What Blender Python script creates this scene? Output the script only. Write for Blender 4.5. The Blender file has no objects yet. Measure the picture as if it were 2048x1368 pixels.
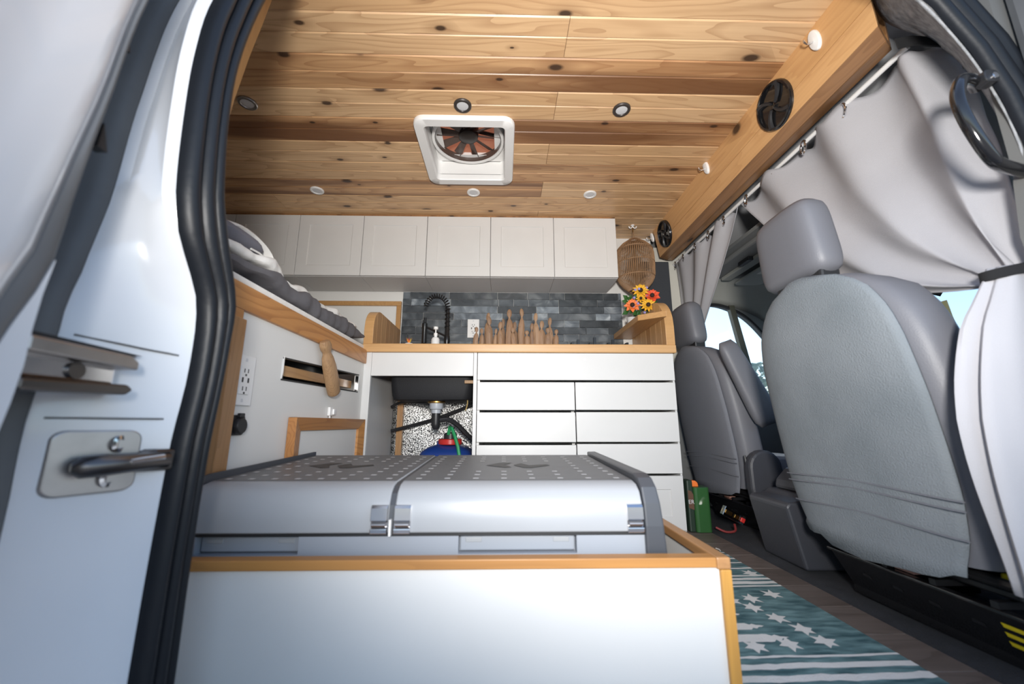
import bpy, bmesh, math, random
from mathutils import Vector, Matrix, noise
random.seed(7)
S = bpy.context.scene
COL = S.collection
PI = math.pi

# ------------------------------------------------------------------ camera, sky, lights, exposure
HC = 0.5                                     # camera height above the van floor
cam = bpy.data.cameras.new('camera'); cam_o = bpy.data.objects.new('camera', cam); COL.objects.link(cam_o)
cam.sensor_width = 36.0; cam.lens = 36.0 * 796 / 2048; cam.clip_start = 0.02; cam.clip_end = 500
cam_o.location = (0, 0, HC)
cam_o.rotation_euler = (PI / 2 + math.radians(11.642), 0, -math.radians(1.269))
cam.dof.use_dof = True; cam.dof.focus_distance = 2.1; cam.dof.aperture_fstop = 2.4
S.camera = cam_o

w = bpy.data.worlds.new('sky'); S.world = w; w.use_nodes = True
nt = w.node_tree; bg = nt.nodes['Background']
sky = nt.nodes.new('ShaderNodeTexSky'); sky.sky_type = 'NISHITA'; sky.sun_disc = False
sky.sun_elevation = math.radians(48); sky.sun_rotation = math.radians(-14); sky.air_density = 1.0; sky.dust_density = 1.5
hs_ = nt.nodes.new('ShaderNodeHueSaturation'); hs_.inputs['Saturation'].default_value = .95      # hazy, milky summer sky
nt.links.new(sky.outputs[0], hs_.inputs['Color']); nt.links.new(hs_.outputs[0], bg.inputs[0]); bg.inputs[1].default_value = 0.25

sun = bpy.data.lights.new('sun', 'SUN'); sun.energy = 2.0; sun.angle = math.radians(1.0); sun.color = (1, .95, .88)
sun_o = bpy.data.objects.new('sun', sun); COL.objects.link(sun_o)
sun_o.rotation_euler = Vector((.12, -.5, -.85)).to_track_quat('-Z', 'Y').to_euler()   # high sun, mostly on roof and ground

fl = bpy.data.lights.new('photographer_flash', 'SPOT'); fl.shadow_soft_size = 0.09; fl.energy = 165; fl.color = (1, .97, .93)
fl.spot_size = math.radians(108); fl.spot_blend = 1.0
fl_o = bpy.data.objects.new('photographer_flash', fl); COL.objects.link(fl_o)
fl_o.location = (.05, -.30, .70)
fl_o.rotation_euler = (Vector((.50, 2.0, 1.40)) - fl_o.location).to_track_quat('-Z', 'Y').to_euler()

S.view_settings.view_transform = 'Standard'; S.view_settings.look = 'None'
S.view_settings.exposure = 0.50; S.view_settings.gamma = 1.0; S.view_settings.use_curve_mapping = False

# ------------------------------------------------------------------ mesh builder
class MB:
    def __init__(s): s.v = []; s.f = []
    def add(s, vs, fs):
        o = len(s.v); s.v += [tuple(p) for p in vs]; s.f += [tuple(i + o for i in f) for f in fs]; return s
    def box(s, x0, x1, y0, y1, z0, z1):
        v = [(x0, y0, z0), (x1, y0, z0), (x1, y1, z0), (x0, y1, z0), (x0, y0, z1), (x1, y0, z1), (x1, y1, z1), (x0, y1, z1)]
        return s.add(v, [(3, 2, 1, 0), (4, 5, 6, 7), (0, 1, 5, 4), (1, 2, 6, 5), (2, 3, 7, 6), (3, 0, 4, 7)])
    def prism(s, poly, axis, a, b):
        # poly: list of 2D points; axis the extrusion axis ('x': (y,z), 'y': (x,z), 'z': (x,y))
        def p3(p, t):
            return {'x': (t, p[0], p[1]), 'y': (p[0], t, p[1]), 'z': (p[0], p[1], t)}[axis]
        n = len(poly)
        v = [p3(p, a) for p in poly] + [p3(p, b) for p in poly]
        f = [tuple(range(n))[::-1], tuple(range(n, 2 * n))]
        f += [(i, (i + 1) % n, (i + 1) % n + n, i + n) for i in range(n)]
        return s.add(v, f)
    def loft(s, rings, closed=True, cap=True):
        n = len(rings[0]); v = [p for r in rings for p in r]; f = []
        m = n if closed else n - 1
        for k in range(len(rings) - 1):
            for i in range(m):
                j = (i + 1) % n
                f.append((k * n + i, k * n + j, (k + 1) * n + j, (k + 1) * n + i))
        if cap and closed:
            f.append(tuple(range(n))[::-1]); b = (len(rings) - 1) * n; f.append(tuple(range(b, b + n)))
        return s.add(v, f)
    def tube(s, path, r, seg=8, cap=True):
        path = [Vector(p) for p in path]; rings = []; n = len(path)
        up = None
        for i, p in enumerate(path):
            t = (path[min(i + 1, n - 1)] - path[max(i - 1, 0)]).normalized()
            if up is None:
                up = Vector((0, 0, 1)) if abs(t.z) < .9 else Vector((1, 0, 0))
            a = t.cross(up).normalized(); up = a.cross(t).normalized()
            rr = r[i] if isinstance(r, (list, tuple)) else r
            rings.append([p + a * math.cos(q) * rr + up * math.sin(q) * rr for q in [2 * PI * k / seg for k in range(seg)]])
        return s.loft(rings, True, cap)
    def lathe(s, prof, c=(0, 0, 0), seg=20, axis='z', cap=True):
        rings = []
        for r, h in prof:
            ring = []
            for k in range(seg):
                a = 2 * PI * k / seg; x, y = r * math.cos(a), r * math.sin(a)
                ring.append({'z': (c[0] + x, c[1] + y, c[2] + h), 'y': (c[0] + x, c[1] + h, c[2] - y), 'x': (c[0] + h, c[1] + x, c[2] + y)}[axis])
            rings.append(ring)
        return s.loft(rings, True, cap)
    def grid(s, fn, nu, nv):
        v = [fn(i / nu, j / nv) for i in range(nu + 1) for j in range(nv + 1)]
        f = [(i * (nv + 1) + j, (i + 1) * (nv + 1) + j, (i + 1) * (nv + 1) + j + 1, i * (nv + 1) + j + 1) for i in range(nu) for j in range(nv)]
        return s.add(v, f)
    def ball(s, c, r, seg=12, rings=8):
        rx, ry, rz = r if isinstance(r, (tuple, list)) else (r, r, r)
        R = []
        for i in range(rings + 1):
            a = PI * i / rings; sa = max(math.sin(a), .02)
            R.append([(c[0] + rx * sa * math.cos(2 * PI * k / seg), c[1] + ry * sa * math.sin(2 * PI * k / seg), c[2] - rz * math.cos(a)) for k in range(seg)])
        return s.loft(R, True, True)
    def shear(s, k, y0):
        s.v = [(x + k * (y - y0), y, z) for x, y, z in s.v]; return s
    def build(s, name, mat, parent=None, smooth=False, bevel=0, sub=0, solid=0, angle=40, origin=None):
        if parent is not None:
            o = worigin(parent)
        elif origin is not None:
            o = Vector(origin)
        else:
            xs = [p[0] for p in s.v]; ys = [p[1] for p in s.v]; zs = [p[2] for p in s.v]
            o = Vector(((min(xs) + max(xs)) / 2, (min(ys) + max(ys)) / 2, min(zs)))
        me = bpy.data.meshes.new(name)
        me.from_pydata([(p[0] - o.x, p[1] - o.y, p[2] - o.z) for p in s.v], [], s.f); me.update()
        bm = bmesh.new(); bm.from_mesh(me); bmesh.ops.recalc_face_normals(bm, faces=bm.faces); bm.to_mesh(me); bm.free()
        ob = bpy.data.objects.new(name, me); COL.objects.link(ob)
        me.materials.append(M[mat] if isinstance(mat, str) else mat)
        if parent is not None: ob.parent = parent
        else: ob.location = o
        if solid:
            md = ob.modifiers.new('s', 'SOLIDIFY'); md.thickness = solid; md.offset = 0
        if bevel:
            md = ob.modifiers.new('b', 'BEVEL'); md.width = bevel; md.segments = 2; md.limit_method = 'ANGLE'; md.angle_limit = math.radians(35)
        if sub:
            md = ob.modifiers.new('d', 'SUBSURF'); md.levels = sub; md.render_levels = sub
        if smooth or sub:
            for p in me.polygons: p.use_smooth = True
            if not sub:
                try: me.set_sharp_from_angle(angle=math.radians(angle))
                except Exception: pass
        return ob

def worigin(o):
    v = Vector((0, 0, 0))
    while o is not None:
        v += o.location; o = o.parent
    return v
def tag(o, label=None, cat=None, group=None, kind=None):
    if label: o['label'] = label
    if cat: o['category'] = cat
    if group: o['group'] = group
    if kind: o['kind'] = kind
    return o
def thing(name, label, cat, loc, group=None):
    o = bpy.data.objects.new(name, None); COL.objects.link(o); o.location = loc; o.empty_display_size = .05
    return tag(o, label, cat, group)
def struct(o): o['kind'] = 'structure'; return o
def copytree(o, parent=None):
    c = o.copy(); COL.objects.link(c)
    if parent is not None: c.parent = parent
    for ch in list(o.children): copytree(ch, c)
    return c
def lerp(a, b, t): return a + (b - a) * t
def interp(pts, t):
    # pts sorted list of (key, val...) ; smooth (catmull) interpolation
    n = len(pts)
    for i in range(n - 1):
        if t <= pts[i + 1][0] or i == n - 2:
            k0, k1 = pts[i][0], pts[i + 1][0]; u = (t - k0) / (k1 - k0)
            u = max(0, min(1, u)) if 0 < i < n - 2 else u
            p0 = pts[max(i - 1, 0)][1]; p1 = pts[i][1]; p2 = pts[i + 1][1]; p3 = pts[min(i + 2, n - 1)][1]
            return .5 * (2 * p1 + (p2 - p0) * u + (2 * p0 - 5 * p1 + 4 * p2 - p3) * u * u + (3 * p1 - p0 - 3 * p2 + p3) * u ** 3)
def arc(c, r, a0, a1, n):
    return [(c[0] + r * math.cos(a0 + (a1 - a0) * i / n), c[1] + r * math.sin(a0 + (a1 - a0) * i / n)) for i in range(n + 1)]
def rrect(cx, cy, w, h, r, n=5):
    p = []
    for sx, sy, a in ((1, 1, 0), (-1, 1, PI / 2), (-1, -1, PI), (1, -1, 3 * PI / 2)):
        p += arc((cx + sx * (w / 2 - r), cy + sy * (h / 2 - r)), r, a, a + PI / 2, n)
    return p

# ------------------------------------------------------------------ materials
M = {}
def new(name):
    m = bpy.data.materials.new(name); m.use_nodes = True; M[name] = m
    return m, m.node_tree, m.node_tree.nodes['Principled BSDF']
def L(nt, a, b): nt.links.new(a, b)
def plain(name, col, rough=.5, metal=0, var=0, vscale=8, bump=0, bscale=200, coat=0, spec=.5, col2=None, stretch=None):
    m, nt, b = new(name)
    b.inputs['Base Color'].default_value = (*col, 1); b.inputs['Roughness'].default_value = rough; b.inputs['Metallic'].default_value = metal
    b.inputs['Coat Weight'].default_value = coat; b.inputs['Specular IOR Level'].default_value = spec
    tc = nt.nodes.new('ShaderNodeTexCoord'); mp = nt.nodes.new('ShaderNodeMapping'); L(nt, tc.outputs['Object'], mp.inputs[0])
    if stretch: mp.inputs['Scale'].default_value = stretch
    if var or col2:
        n = nt.nodes.new('ShaderNodeTexNoise'); n.inputs['Scale'].default_value = vscale; n.inputs['Detail'].default_value = 5; L(nt, mp.outputs[0], n.inputs['Vector'])
        mx = nt.nodes.new('ShaderNodeMix'); mx.data_type = 'RGBA'
        c2 = col2 or tuple(c * (1 - var) for c in col)
        rp = nt.nodes.new('ShaderNodeMapRange'); rp.inputs[1].default_value = .3; rp.inputs[2].default_value = .7
        L(nt, n.outputs[0], rp.inputs[0]); L(nt, rp.outputs[0], mx.inputs[0])
        mx.inputs[6].default_value = (*col, 1); mx.inputs[7].default_value = (*c2, 1); L(nt, mx.outputs[2], b.inputs['Base Color'])
    if bump:
        n2 = nt.nodes.new('ShaderNodeTexNoise'); n2.inputs['Scale'].default_value = bscale; n2.inputs['Detail'].default_value = 3; L(nt, mp.outputs[0], n2.inputs['Vector'])
        bp = nt.nodes.new('ShaderNodeBump'); bp.inputs['Strength'].default_value = bump; bp.inputs['Distance'].default_value = .004
        L(nt, n2.outputs[0], bp.inputs['Height']); L(nt, bp.outputs[0], b.inputs['Normal'])
    return m
def wood(name, c_light, c_mid, c_dark, axis='x', grain=1.0, knots=0.0, streak=0.0, rough=.42, coat=.15, ring=.35):
    m, nt, b = new(name)
    b.inputs['Roughness'].default_value = rough; b.inputs['Coat Weight'].default_value = coat; b.inputs['Coat Roughness'].default_value = .3
    tc = nt.nodes.new('ShaderNodeTexCoord'); oi = nt.nodes.new('ShaderNodeObjectInfo')
    rnd = nt.nodes.new('ShaderNodeMath'); rnd.operation = 'MULTIPLY'; rnd.inputs[1].default_value = 37.0; L(nt, oi.outputs['Random'], rnd.inputs[0])
    cmb = nt.nodes.new('ShaderNodeCombineXYZ')
    for i in range(3): L(nt, rnd.outputs[0], cmb.inputs[i])
    add = nt.nodes.new('ShaderNodeVectorMath'); add.operation = 'ADD'; L(nt, tc.outputs['Object'], add.inputs[0]); L(nt, cmb.outputs[0], add.inputs[1])
    def mapped(a, c):
        mp = nt.nodes.new('ShaderNodeMapping'); L(nt, add.outputs[0], mp.inputs[0])
        mp.inputs['Scale'].default_value = {'x': (a, c, c), 'y': (c, a, c), 'z': (c, c, a)}[axis]
        return mp.outputs[0]
    def nz(vec, scale, detail, dist=0):
        n = nt.nodes.new('ShaderNodeTexNoise'); n.inputs['Scale'].default_value = scale; n.inputs['Detail'].default_value = detail; n.inputs['Distortion'].default_value = dist
        L(nt, vec, n.inputs['Vector']); return n.outputs[0]
    def mr(x, a, c, d=0, e=1):
        r = nt.nodes.new('ShaderNodeMapRange'); r.inputs[1].default_value = a; r.inputs[2].default_value = c; r.inputs[3].default_value = d; r.inputs[4].default_value = e
        L(nt, x, r.inputs[0]); return r.outputs[0]
    def mix(f, a, c):
        x = nt.nodes.new('ShaderNodeMix'); x.data_type = 'RGBA'
        if isinstance(f, float): x.inputs[0].default_value = f
        else: L(nt, f, x.inputs[0])
        for k, s_ in ((6, a), (7, c)):
            if isinstance(s_, tuple): x.inputs[k].default_value = (*s_, 1)
            else: L(nt, s_, x.inputs[k])
        return x.outputs[2]
    def mul(a, c):
        x = nt.nodes.new('ShaderNodeMath'); x.operation = 'MULTIPLY'; L(nt, a, x.inputs[0])
        if isinstance(c, float): x.inputs[1].default_value = c
        else: L(nt, c, x.inputs[1])
        return x.outputs[0]
    # cathedral rings: contour lines of a stretched low noise
    low = nz(mapped(.9 * grain, 7 * grain), 1.0, 2, .2)
    rg = nt.nodes.new('ShaderNodeMath'); rg.operation = 'MULTIPLY'; L(nt, low, rg.inputs[0]); rg.inputs[1].default_value = 16
    fr = nt.nodes.new('ShaderNodeMath'); fr.operation = 'FRACT'; L(nt, rg.outputs[0], fr.inputs[0])
    ringm = mr(fr.outputs[0], .55, 1.0)
    fine = mr(nz(mapped(3 * grain, 90 * grain), 1.0, 3), .35, .75)
    tone = mr(nz(mapped(.7, 3.0), 1.0, 1), .3, .7)
    c = mix(tone, c_light, c_mid)
    c = mix(mul(ringm, ring), c, c_dark)
    c = mix(mul(fine, .25), c, c_dark)
    if streak:
        st = mr(nz(mapped(.55, 9.0), 1.0, 3, .4), .60 - .16 * streak, .72 - .12 * streak)
        c = mix(mul(st, .85), c, tuple(x * .55 for x in c_dark))
    if knots:
        vo = nt.nodes.new('ShaderNodeTexVoronoi'); vo.voronoi_dimensions = '2D'; vo.inputs['Scale'].default_value = 1.0
        sx = nt.nodes.new('ShaderNodeSeparateXYZ'); L(nt, add.outputs[0], sx.inputs[0]); ia = 'xyz'.index(axis); ib, ic = [k for k in range(3) if k != ia]
        ac = nt.nodes.new('ShaderNodeMath'); ac.operation = 'ADD'; L(nt, sx.outputs[ib], ac.inputs[0]); L(nt, sx.outputs[ic], ac.inputs[1])
        cb = nt.nodes.new('ShaderNodeCombineXYZ'); L(nt, mul(sx.outputs[ia], 4.2), cb.inputs[0]); L(nt, mul(ac.outputs[0], 8.5), cb.inputs[1]); L(nt, cb.outputs[0], vo.inputs['Vector'])
        sep = nt.nodes.new('ShaderNodeSeparateColor'); L(nt, vo.outputs['Color'], sep.inputs[0])
        gate = nt.nodes.new('ShaderNodeMath'); gate.operation = 'GREATER_THAN'; gate.inputs[1].default_value = 1 - knots; L(nt, sep.outputs[0], gate.inputs[0])
        sz = nt.nodes.new('ShaderNodeMath'); sz.operation = 'DIVIDE'; L(nt, vo.outputs['Distance'], sz.inputs[0]); L(nt, mr(sep.outputs[1], 0, 1, .35, 1.5), sz.inputs[1])
        halo = mul(mr(sz.outputs[0], .34, .04), gate.outputs[0]); core = mul(mr(sz.outputs[0], .11, .06), gate.outputs[0])
        c = mix(mul(halo, .55), c, tuple(x * .7 for x in c_dark)); c = mix(mul(core, .92), c, (.035, .016, .008))
    L(nt, c, b.inputs['Base Color'])
    bp = nt.nodes.new('ShaderNodeBump'); bp.inputs['Strength'].default_value = .08; bp.inputs['Distance'].default_value = .002
    L(nt, fine, bp.inputs['Height']); L(nt, bp.outputs[0], b.inputs['Normal'])
    return m

wood('pine', (.73, .49, .275), (.62, .385, .195), (.36, .18, .08), 'x', knots=.25, ring=.48)
wood('pine_streak', (.64, .385, .19), (.48, .25, .11), (.28, .11, .04), 'x', knots=.32, streak=.9, ring=.45)
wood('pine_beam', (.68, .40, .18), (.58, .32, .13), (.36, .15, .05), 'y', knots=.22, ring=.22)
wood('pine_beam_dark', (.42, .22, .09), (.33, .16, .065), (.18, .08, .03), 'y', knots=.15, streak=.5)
wood('oak_rail', (.56, .27, .09), (.46, .20, .06), (.26, .09, .025), 'y', ring=.5)
wood('post_wood', (.50, .27, .11), (.42, .21, .08), (.26, .12, .04), 'z')
wood('trim_wood', (.62, .34, .13), (.55, .28, .10), (.36, .16, .05), 'z', ring=.15)
wood('box_trim', (.55, .27, .075), (.46, .21, .055), (.24, .10, .03), 'x', ring=.2, rough=.5)
wood('box_trim_y', (.50, .27, .11), (.42, .21, .08), (.24, .11, .04), 'y', ring=.2, rough=.5)
wood('box_trim_z', (.62, .32, .07), (.55, .27, .05), (.34, .15, .03), 'z', ring=.2, rough=.5)
wood('butcher_block', (.64, .38, .17), (.56, .31, .12), (.38, .19, .07), 'x', ring=.12, rough=.35, coat=.3)
wood('block_stave', (.60, .36, .16), (.46, .25, .10), (.28, .13, .05), 'z', ring=.15, rough=.38, coat=.2)
wood('shelf_wood', (.56, .32, .13), (.47, .25, .09), (.30, .14, .05), 'y', ring=.2)
wood('driftwood', (.30, .185, .11), (.22, .13, .075), (.10, .055, .03), 'z', grain=3.0, ring=.4, rough=.6, coat=0)
wood('driftwood_pale', (.44, .27, .14), (.34, .2, .095), (.16, .08, .04), 'z', grain=3.0, ring=.35, rough=.55, coat=0)
wood('driftwood_mid', (.36, .225, .13), (.27, .155, .085), (.12, .065, .035), 'z', grain=3.0, ring=.4, rough=.6, coat=0)
wood('vinyl_plank', (.21, .175, .155), (.14, .112, .097), (.06, .047, .04), 'x', ring=.4, rough=.45, coat=.1)
wood('slot_wood', (.50, .28, .12), (.42, .21, .08), (.26, .12, .05), 'y', ring=.4)
plain('cab_white', (.68, .675, .66), .38, var=.03)
plain('cab_grey_white', (.62, .61, .60), .42)
plain('panel_white', (.75, .74, .71), .5, var=.03, vscale=4)
plain('box_white', (.78, .765, .735), .45, var=.05, vscale=3)
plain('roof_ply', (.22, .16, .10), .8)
plain('body_white', (.80, .81, .83), .22, coat=.6, var=.04, vscale=5)
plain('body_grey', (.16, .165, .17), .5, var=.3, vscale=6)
plain('seal_black', (.010, .012, .016), .42, spec=.3, bump=.1, bscale=60)
plain('rubber', (.015, .016, .018), .5)
plain('black_gloss', (.008, .008, .009), .12, coat=.5)
plain('black_metal', (.012, .012, .013), .3)
plain('black_plastic', (.02, .02, .022), .4)
plain('sink_black', (.016, .016, .018), .6, spec=.25, bump=.2, bscale=300)
plain('charcoal_plastic', (.045, .047, .056), .45, bump=.15, bscale=400)
plain('cooler_grey', (.33, .345, .365), .38, var=.04)
plain('cooler_body', (.30, .325, .365), .4)
plain('cooler_top', (.135, .14, .145), .45, var=.08)
plain('cooler_dark', (.055, .06, .07), .4)
plain('white_print', (.62, .63, .64), .5)
plain('black_print', (.02, .021, .023), .5)
plain('chrome', (.75, .75, .76), .12, metal=1)
plain('steel', (.46, .44, .43), .32, metal=1, var=.2, vscale=20)
plain('dark_steel', (.14, .13, .125), .3, metal=1)
plain('bronze', (.09, .08, .075), .35, metal=.6)
plain('white_plastic', (.80, .79, .77), .35)
plain('lens_white', (.62, .62, .63), .3)
plain('seat_cover', (.225, .248, .268), .92, col2=(.155, .178, .195), vscale=3.5, bump=.5, bscale=260)
plain('seat_vinyl', (.135, .138, .155), .5, bump=.12, bscale=300)
plain('seat_cloth', (.165, .172, .195), .85, bump=.4, bscale=320)
plain('curtain', (.41, .405, .425), .85, var=.05, vscale=6, bump=.25, bscale=500)
plain('felt', (.42, .43, .45), .97, col2=(.20, .21, .22), vscale=45, bump=1.0, bscale=70)
plain('charcoal_felt', (.045, .05, .058), .95, bump=.5, bscale=120)
plain('carpet_black', (.028, .030, .036), .97, bump=.8, bscale=260, var=.4, vscale=12)
plain('beige_trim', (.60, .585, .52), .6)
plain('headliner', (.32, .32, .29), .9)
plain('headliner_dark', (.15, .153, .15), .85)
plain('frame_olive', (.075, .072, .05), .5)
plain('sheet_white', (.80, .78, .74), .9, bump=.6, bscale=35, var=.05)
plain('blanket_grey', (.135, .13, .14), .9, bump=.5, bscale=45, var=.15)
plain('pillow_grey', (.17, .17, .20), .85, bump=.4, bscale=30)
plain('blue_tank', (.012, .045, .22), .35)
plain('red_plastic', (.55, .03, .025), .35)
plain('green_strap', (.02, .30, .10), .5)
plain('pvc_grey', (.42, .44, .47), .4)
plain('brass', (.40, .23, .07), .35, metal=1)
plain('rattan', (.36, .21, .11), .6, var=.3, vscale=30)
plain('leaf', (.03, .12, .02), .6, var=.3, vscale=60)
plain('petal_yellow', (.80, .45, .03), .6)
plain('petal_orange', (.85, .22, .06), .6)
plain('petal_red', (.75, .09, .03), .6)
plain('petal_purple', (.35, .30, .62), .6)
plain('seed_brown', (.03, .012, .006), .8)
plain('pot_grey', (.62, .61, .60), .7, bump=.6, bscale=60)
plain('case_green', (.03, .105, .03), .35, coat=.3)
plain('case_dark', (.018, .035, .022), .5)
plain('case_brown', (.12, .06, .035), .6)
plain('orange_plastic', (.85, .20, .04), .4)
plain('yellow_plastic', (.75, .58, .02), .4)
plain('blue_label', (.10, .22, .42), .4)
plain('pink_tape', (.6, .32, .25), .5)
plain('wire_red', (.22, .03, .03), .5)
plain('fan_blade', (.085, .06, .05), .35, coat=.3)
plain('fan_motor', (.022, .018, .016), .4)
plain('asphalt', (.30, .29, .28), .95, var=.3, vscale=3, bump=.4, bscale=40)
plain('bark', (.08, .055, .04), .9)
plain('tree_leaf', (.05, .09, .03), .8, var=.5, vscale=4)
plain('pole_tan', (.45, .32, .12), .8)
plain('soap_clear', (.75, .75, .74), .25)
plain('rug_fringe', (.68, .67, .63), .95)
plain('dash_black', (.02, .021, .023), .6)
plain('hand_mirror', (.35, .4, .48), .1, metal=1)
plain('fabric_blue', (.06, .13, .20), .8)
# slate tile (one mesh each; tone differs tile by tile)
def slate():
    m, nt, b = new('slate')
    b.inputs['Roughness'].default_value = .38
    tc = nt.nodes.new('ShaderNodeTexCoord'); oi = nt.nodes.new('ShaderNodeObjectInfo')
    sc = nt.nodes.new('ShaderNodeVectorMath'); sc.operation = 'SCALE'; sc.inputs[0].default_value = (11, 7, 5); L(nt, oi.outputs['Random'], sc.inputs['Scale'])
    ad = nt.nodes.new('ShaderNodeVectorMath'); L(nt, tc.outputs['Object'], ad.inputs[0]); L(nt, sc.outputs[0], ad.inputs[1])
    n = nt.nodes.new('ShaderNodeTexNoise'); n.inputs['Scale'].default_value = 9; n.inputs['Detail'].default_value = 6; n.inputs['Distortion'].default_value = 1.2; L(nt, ad.outputs[0], n.inputs['Vector'])
    r = nt.nodes.new('ShaderNodeValToRGB'); e = r.color_ramp.elements
    e[0].position = .3; e[0].color = (.035, .042, .05, 1); e[1].position = .75; e[1].color = (.20, .215, .225, 1)
    x = e.new(.55); x.color = (.085, .097, .108, 1)
    L(nt, n.outputs[0], r.inputs[0])
    hs = nt.nodes.new('ShaderNodeHueSaturation'); L(nt, r.outputs[0], hs.inputs['Color'])
    mr = nt.nodes.new('ShaderNodeValToRGB'); q = mr.color_ramp.elements; q[0].position = 0; q[0].color = (.55,) * 3 + (1,); q[1].position = 1; q[1].color = (2.9,) * 3 + (1,)
    q2 = q.new(.8); q2.color = (1.15,) * 3 + (1,)
    L(nt, oi.outputs['Random'], mr.inputs[0]); L(nt, mr.outputs[0], hs.inputs['Value']); L(nt, hs.outputs[0], b.inputs['Base Color'])
    bp = nt.nodes.new('ShaderNodeBump'); bp.inputs['Strength'].default_value = .3; bp.inputs['Distance'].default_value = .003; L(nt, n.outputs[0], bp.inputs['Height']); L(nt, bp.outputs[0], b.inputs['Normal'])
slate()
def foil():
    m, nt, b = new('foil_insulation')
    b.inputs['Metallic'].default_value = .85; b.inputs['Roughness'].default_value = .3
    tc = nt.nodes.new('ShaderNodeTexCoord'); v = nt.nodes.new('ShaderNodeTexNoise'); v.inputs['Scale'].default_value = 170; v.inputs['Detail'].default_value = 2; L(nt, tc.outputs['Object'], v.inputs['Vector'])
    r = nt.nodes.new('ShaderNodeValToRGB'); r.color_ramp.elements[0].position = .44; r.color_ramp.elements[0].color = (.03, .03, .032, 1); r.color_ramp.elements[1].position = .54; r.color_ramp.elements[1].color = (.85, .84, .82, 1)
    L(nt, v.outputs[0], r.inputs[0]); L(nt, r.outputs[0], b.inputs['Base Color'])
    bp = nt.nodes.new('ShaderNodeBump'); bp.inputs['Strength'].default_value = .9; bp.inputs['Distance'].default_value = .004; L(nt, v.outputs[0], bp.inputs['Height']); L(nt, bp.outputs[0], b.inputs['Normal'])
foil()
def glass(name, tint, gloss=.08):
    m = bpy.data.materials.new(name); m.use_nodes = True; M[name] = m; nt = m.node_tree; nt.nodes.clear()
    o = nt.nodes.new('ShaderNodeOutputMaterial'); t = nt.nodes.new('ShaderNodeBsdfTransparent'); t.inputs[0].default_value = (*tint, 1)
    g = nt.nodes.new('ShaderNodeBsdfGlossy'); g.inputs['Roughness'].default_value = .02; mx = nt.nodes.new('ShaderNodeMixShader'); mx.inputs[0].default_value = gloss
    L(nt, t.outputs[0], mx.inputs[1]); L(nt, g.outputs[0], mx.inputs[2]); L(nt, mx.outputs[0], o.inputs[0])
glass('window_glass', (.86, .92, .95)); glass('clear_plastic', (.75, .76, .74), .25)
def smoked():
    m = bpy.data.materials.new('smoked_dome'); m.use_nodes = True; M['smoked_dome'] = m; nt = m.node_tree; b = nt.nodes['Principled BSDF']
    t = nt.nodes.new('ShaderNodeBsdfTranslucent'); t.inputs[0].default_value = (.62, .36, .26, 1)
    d = nt.nodes.new('ShaderNodeBsdfDiffuse'); d.inputs[0].default_value = (.40, .23, .16, 1)
    mx = nt.nodes.new('ShaderNodeMixShader'); mx.inputs[0].default_value = .6
    L(nt, d.outputs[0], mx.inputs[1]); L(nt, t.outputs[0], mx.inputs[2]); L(nt, mx.outputs[0], nt.nodes['Material Output'].inputs[0])
smoked()
def rug_mat():
    # teal dye on off-white cotton: woven stripes across the rug, worn edges
    m, nt, b = new('rug_cotton'); b.inputs['Roughness'].default_value = .95
    tc = nt.nodes.new('ShaderNodeTexCoord'); n = nt.nodes.new('ShaderNodeTexNoise'); n.inputs['Scale'].default_value = 1; n.inputs['Detail'].default_value = 6; mp_ = nt.nodes.new('ShaderNodeMapping'); mp_.inputs['Scale'].default_value = (14, 60, 30); L(nt, tc.outputs['Object'], mp_.inputs[0]); L(nt, mp_.outputs[0], n.inputs['Vector'])
    mx = nt.nodes.new('ShaderNodeMix'); mx.data_type = 'RGBA'; rg_ = nt.nodes.new('ShaderNodeMapRange'); rg_.inputs[1].default_value = .35; rg_.inputs[2].default_value = .72; L(nt, n.outputs[0], rg_.inputs[0]); L(nt, rg_.outputs[0], mx.inputs[0]); mx.inputs[6].default_value = (.035, .095, .11, 1); mx.inputs[7].default_value = (.19, .33, .34, 1)
    L(nt, mx.outputs[2], b.inputs['Base Color'])
    w_ = nt.nodes.new('ShaderNodeTexWave'); w_.inputs['Scale'].default_value = 90; L(nt, tc.outputs['Object'], w_.inputs['Vector'])
    bp = nt.nodes.new('ShaderNodeBump'); bp.inputs['Strength'].default_value = .4; bp.inputs['Distance'].default_value = .003; L(nt, w_.outputs[0], bp.inputs['Height']); L(nt, bp.outputs[0], b.inputs['Normal'])
rug_mat()
plain('strap_black', (.010, .010, .011), .95)
plain('rug_white', (.72, .72, .69), .95, var=.08, vscale=20, bump=.5, bscale=250)

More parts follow.
